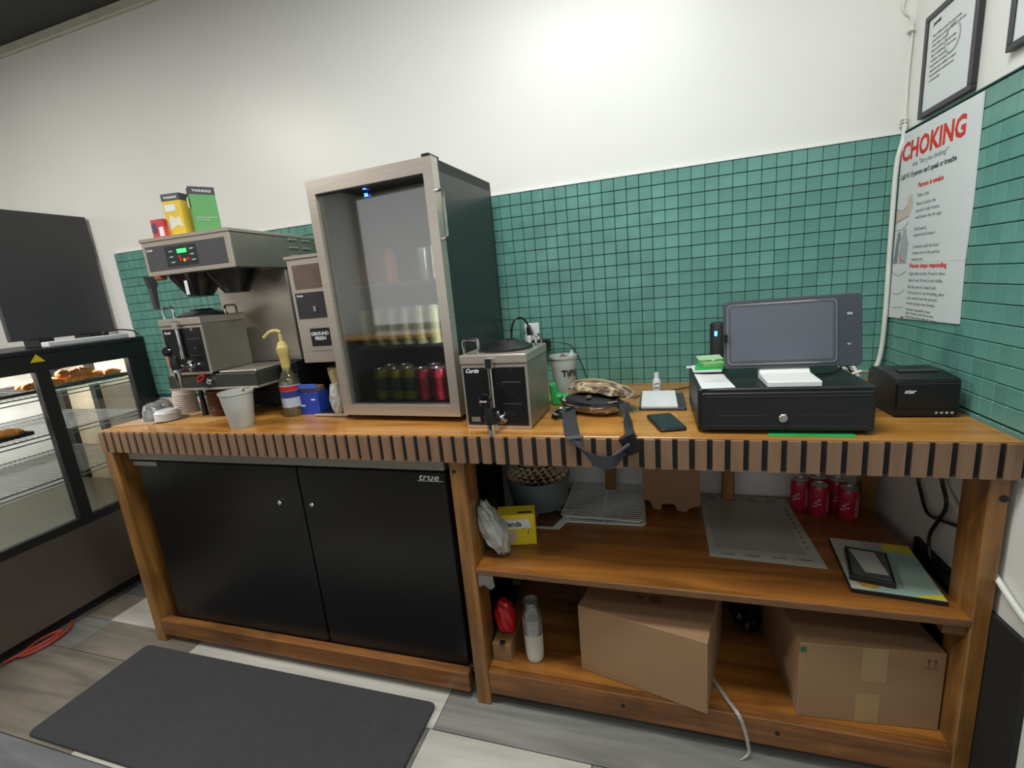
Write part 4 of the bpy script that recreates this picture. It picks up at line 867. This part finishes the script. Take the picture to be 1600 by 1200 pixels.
for v in bm.verts: v.co.z = max(v.co.z+(ZS+.001-zmin), ZS+.001); v.co.x = max(v.co.x, -1.233); v.co.y = min(v.co.y, -.462) if v.co.x > -1.218 else v.co.y
obj('plastic_bag', bm, M_bagm, None, True, 'crumpled clear plastic bag leaning on the middle leg', 'bag')
t = thing('flyer', 'glossy printed flyer sticking out from under the tub', 'flyer', (-1.04, -.27, ZS))
obj('sheet', prism([(-1.16, -.35), (-1.03, -.345), (-.985, -.20), (-1.12, -.20)], 'z', ZS, ZS+.0004), M_paper, t)
obj('photo_print', prism([(-1.15, -.335), (-1.055, -.332), (-1.02, -.22), (-1.11, -.22)], 'z', ZS+.0005, ZS+.0008), mat('brown food photo', (98, 62, 40), .4, var=.5, scale=30), t)
def rack(x, y, z, rz, label, rx=0):
    t = thing('wire_rack', label, 'rack', (x, y, z), rz, w=False, rx=rx)
    wm = mat('white coated wire', (222, 228, 226), .4)
    a, b = .138, .143
    bm = tube([(-a, -b+.01, 0), (-a, b-.01, 0), (-a+.01, b, 0), (a-.01, b, 0), (a, b-.01, 0), (a, -b+.01, 0), (a-.01, -b, 0), (-a+.01, -b, 0), (-a, -b+.01, 0)], .0028, 6, sm=1); obj('frame', bm, wm, t)
    bm = bmesh.new()
    for k in range(21): box((-a, -b+.012+k*.0132, -.001), (a, -b+.0142+k*.0132, .0012), bm=bm)
    box((-.002, -b, -.004), (.002, b, -.001), bm=bm); obj('wires', bm, wm, t)
rack(-.893, -.150, .4985, 1.5, 'lower white wire rack of the flat stack on the shelf')
rack(-.895, -.135, .5100, -1.5, 'upper white wire rack of the flat stack on the shelf', rx=1.2)
t = thing('cardboard_carton', 'upside-down brown carton with notched edge at the shelf back', 'box', (-.665, -.14, ZS))
poly = [(-.758, .80), (-.758, .535), (-.735, .528), (-.725, .500), (-.70, .496), (-.695, .520), (-.655, .522), (-.645, .497), (-.615, .494), (-.605, .508), (-.570, .520), (-.572, .80)]
obj('front_wall', prism(poly, 'y', -.172, -.168), M_card, t)
obj('side_wall', box((-.759, -.168, .54), (-.755, -.08, .80)), M_card, t); obj('side_wall', box((-.575, -.168, .53), (-.571, -.08, .80)), M_card, t)
obj('rear_wall', box((-.759, -.08, .494), (-.571, -.076, .80)), M_card, t)
t = thing('label_sheet', 'large pale printed sheet lying flat on the middle shelf', 'paper', (-.42, -.23, ZS))
obj('sheet', prism([(-.562, -.03), (-.280, -.036), (-.276, -.446), (-.568, -.43)], 'z', ZS, ZS+.0012), mat('pale greenish paper', (176, 176, 166), .7), t)
obj('film_window', prism([(-.545, -.09), (-.315, -.092), (-.31, -.39), (-.55, -.385)], 'z', ZS+.0013, ZS+.0016), mat('glossy film', (158, 160, 154), .2, var=.04), t)
bm = bmesh.new()
for k in range(4):
    for j in range(2): box((-.540+k*.065, -.055-j*.015, ZS+.0013), (-.508+k*.065, -.049-j*.015, ZS+.0016), bm=bm)
    box((-.535+k*.066, -.417, ZS+.0013), (-.500+k*.066, -.411, ZS+.0016), bm=bm)
for k in range(9): box((-.303, -.13-k*.028, ZS+.0013), (-.295, -.12-k*.028, ZS+.0016), bm=bm)
obj('print_marks', bm, M_gink, t)
# five pink cans
cpk = mat('pink red can', (176, 34, 60), .3, var=.08); cst = mat('can pale panel', (186, 120, 130), .4)
pc0 = None
for i, (x, y, lab) in enumerate(((-.253, -.095, 'pink-red soda can nearest the printed sheet, left end of group'), (-.208, -.132, 'pink-red soda can in front, second from the left'), (-.132, -.150, 'pink-red soda can in front, right end of the group'), (-.143, -.085, 'pink-red soda can behind the front right can'), (-.196, -.072, 'pink-red soda can at the back middle of the group'))):
    if i == 0:
        pc0 = can('soda_can', cpk, lab, 'five pink-red soda cans', h=.105, r=.0275)
        bm = bmesh.new()
        for j in range(5):
            a0 = R(-60+j*9); a1 = R(-51+j*9); r_ = .0278
            bm.faces.new([bm.verts.new((r_*math.cos(a), r_*math.sin(a), z)) for a, z in ((a0, .016), (a1, .016), (a1, .078), (a0, .078))])
        obj('nutrition_panel', bm, cst, pc0)
        bm = bmesh.new()
        for A in ((0, .034, .9, .050, .3), (.15, .046, .8, .064, .2)):
            tube([(.0279*math.cos(-2.5+A[0]+(A[2]-A[0])*q/6), .0279*math.sin(-2.5+A[0]+(A[2]-A[0])*q/6), A[1]+(A[3]-A[1])*q/6+.004*math.sin(q*2.1)) for q in range(7)], .0011, 5, bm, 2)
        obj('script_print', bm, M_wink, pc0); o = pc0
    else: o = dup(pc0, label=lab)
    o.location = (x, y, ZS); o.rotation_euler = (0, 0, R(random.uniform(-25, 20)))
# framed picture board
t = thing('picture_board', 'flat black-edged picture board in pale teal and yellow', 'picture', (-.150, -.430, ZS), -6, w=False)
obj('board', box((-.094, -.120, 0), (.094, .120, .012), .001), M_black, t)
obj('print', box((-.0925, -.1185, .012), (.0925, .1185, .0124)), mat('pale teal print', (146, 172, 160), .5), t)
def pz(poly, m, k=0): obj('colour_field', prism(poly, 'z', .0125+k*.0002, .0127+k*.0002), m, t)
pz([(-.092, .118), (-.092, -.118), (-.06, -.118), (.0, -.085), (-.02, .118)], mat('pale cream print', (178, 184, 170), .5))
pz([(.030, .118), (.092, .118), (.092, .075), (.025, .080)], mat('acid yellow print', (196, 190, 50), .5), 1)
pz([(-.02, .118), (.030, .118), (.028, .098), (-.02, .10)], mat('lilac print', (170, 150, 180), .5), 1)
pz([(.030, -.118), (.092, -.118), (.092, -.095), (.05, -.108)], MATS['acid yellow print'], 1)
pz([(-.078, -.085), (-.065, -.078), (-.035, -.085), (-.028, -.10), (-.045, -.11), (-.068, -.106)], mat('gold print', (176, 136, 50), .5), 1)
t = thing('small_photo_frame', 'small black photo frame lying on the picture board', 'picture frame', (-.186, -.448, ZS+.0132), -14, w=False)
obj('frame', box((-.046, -.072, 0), (.046, .072, .014), .001), M_black, t)
obj('glass', box((-.040, -.066, .014), (.040, .066, .0145)), mat('grey glazing', (80, 82, 84), .12), t)
obj('card', prism([(-.038, .060), (.018, .060), (.036, -.040), (-.012, -.045)], 'z', .0146, .0150), mat('pale card', (168, 172, 164), .5), t)
# cables on the right wall
t = thing('hanging_cables', 'black cables hanging down the white right wall', 'cable', (-.02, -.4, .5))
bm = tube([(-.012, -.262, .835), (-.012, -.262, .70), (-.012, -.285, .655), (-.012, -.325, .612), (-.012, -.39, .625), (-.012, -.475, .652)], .0045)
tube([(-.018, -.370, .835), (-.018, -.380, .74), (-.018, -.412, .68), (-.018, -.385, .62), (-.018, -.357, .56), (-.018, -.375, .505), (-.018, -.43, .503), (-.018, -.49, .565), (-.018, -.53, .66)], .0045, bm=bm)
obj('black_cable', bm, M_black, t, True)
obj('wall_cable', tube([(-.008, -.345, .84), (-.008, -.365, .733), (-.008, -.48, .66), (-.010, -.555, .622), (-.010, -.60, .597), (-.010, -.66, .573), (-.010, -.74, .55)], .006), cw, None, True, 'white cable slanting down the right wall behind the leg', 'cable')
# ---------------------------------------------------------------- bottom shelf
ZL = .1287
t = thing('kraft_carton', 'small tan carton under the red bag beside the middle leg', 'box', (-1.19, -.48, ZL))
obj('carton', box((-1.233, -.550, ZL), (-1.170, -.43, ZL+.062), .002), M_cardd, t)
bm = bmesh.new(); bmesh.ops.create_icosphere(bm, subdivisions=4, radius=1)
for v in bm.verts:
    d = v.co.copy(); k = 1+.06*math.sin(6*d.x+5*d.z)+.04*math.sin(11*d.y+3*d.z)
    v.co = Vector((-1.198+d.x*.034*k, -.490+d.y*.04*k, .2500+d.z*.056*k-.014*d.x))
obj('red_bag', bm, M_red, None, True, 'shiny red bag resting on the small tan carton', 'bag')
bm = box((-1.205, -.556, .1915), (-1.188, -.540, .2015), .002); obj('binder_clip', bm, M_black, None, False, 'black binder clip on the small tan carton', 'clip')
glassy('thin film', (.97, .97, .97), -.03, .10, .2); obj('plastic_wrap', prism([(-1.233, .4725), (-1.185, .4725), (-1.182, .435), (-1.195, .425), (-1.215, .44), (-1.233, .43)], 'y', -.600, -.592, bev=.002), MATS['thin film'], None, False, 'torn clear plastic hanging below the shelf by the middle leg', 'wrapper')
fc = [(0, 0), (.024, 0), (.027, .004), (.0295, .02), (.0305, .108), (.0318, .110), (.0318, .114), (.0298, .114), (.0290, .02), (.024, .004), (0, .004)]
nest('foam_cup', 'white foam cup, upright nested stack on the bottom shelf', 'stacked foam cups', mat('foam white', (206, 206, 196), .6), (-1.100, -.515, ZL+.0003), 5, .0105, fc)
obj('cup_sleeve_bag', lathe([(.0332, .100), (.0332, .155), (.028, .175), (.021, .200), (.024, .214), (.0235, .214), (.0203, .200), (.0272, .175), (.0324, .155), (.0324, .100)], 12, loc_ if False else (-1.100, -.515, ZL)), glassy('thin film', (.97, .97, .97), -.03, .04, .2), None, True, 'clear plastic sleeve around the foam cup stack', 'sleeve')
def carton(name, label, loc, rz, w_, d, h):
    t = thing(name, label, 'box', loc, rz, w=False)
    obj('carton', box((0, 0, 0), (w_, d, h), .0015), M_card, t); 
    obj('flap_seam', box((.002, d*.49, h), (w_-.002, d*.492, h+.0004)), M_cardd, t); return t
b1 = carton('cardboard_box', 'brown cardboard box jutting over the bottom shelf front, left one', (-.948, -.530, ZL+.0003), -13.5, .365, .33, .226)
obj('stamp_text', textbm('BE', .020, (.150, .10, .2264), FLAT, .0003, .0006), mat('box ink', (84, 62, 46), .8), b1)
obj('round_stamp', lathe([(0, 0), (.018, 0), (.018, .0003), (0, .0003)], 20, (.205, .115, .2263)), mat('faded box ink', (116, 88, 66), .8), b1)
b2 = carton('cardboard_box', 'taped brown cardboard box on the bottom shelf at the right', (-.368, -.570, ZL+.0003), 4.5, .318, .36, .226)
tp = mat('tan packing tape', (160, 132, 92), .35)
obj('tape', box((.140, -.0006, .125), (.196, -.0001, .226)), tp, b2); obj('tape', box((.132, -.0006, .002), (.186, -.0001, .090)), tp, b2)
obj('tape', box((.0, -.0006, .200), (.014, -.0001, .216)), mat('green tape', (30, 96, 60), .4), b2)
bm = bmesh.new()
for xx in (.282, .296):
    box((xx-.0008, -.0005, .185), (xx+.0008, -.0001, .205), bm=bm); prism([(xx-.004, .200), (xx+.004, .200), (xx, .208)], 'y', -.0005, -.0001, bm)
box((.275, -.0005, .1795), (.304, -.0001, .1808), bm=bm); obj('arrow_print', bm, MATS['box ink'], b2)
obj('label_print', box((.09, .125, .2262), (.16, .138, .2265)), MATS['faded box ink'], b2)
bm = bmesh.new(); bmesh.ops.create_icosphere(bm, subdivisions=3, radius=1)
for v in bm.verts:
    d = v.co.copy(); k = 1+random.uniform(-.12, .12); v.co = Vector((-.440+d.x*.048*k, -.25+d.y*.08*k, max(ZL+.001, .19+d.z*.06*k)))
obj('black_bin_bag', bm, M_blacks, None, False, 'crumpled black plastic bag between the two cardboard boxes', 'bag')
bm = ribbon([(-.575, -.47, .1315), (-.555, -.52, .1335), (-.535, -.57, .138), (-.515, -.602, .132), (-.500, -.606, .09), (-.492, -.608, .05), (-.49, -.61, .02), (-.51, -.62, .004)], [(.010, .003, .0)]*4+[(.008, .0, .004)]*4, .0006)
obj('plastic_strap', bm, M_bagm, None, False, 'clear plastic strap dangling over the bottom rail', 'strap')
# ---------------------------------------------------------------- rest of room behind the camera
oc = thing('service_counter', 'wood-topped service counter on the customer side of the room', 'counter', (-1.6, -3.3, 0))
obj('countertop', box((-4.85, -3.5, .90), (-.3, -3.0, .935), .003), M_top, oc)
obj('front_panel', box((-4.8, -3.45, 0), (-.35, -3.05, .90)), M_blackm, oc)
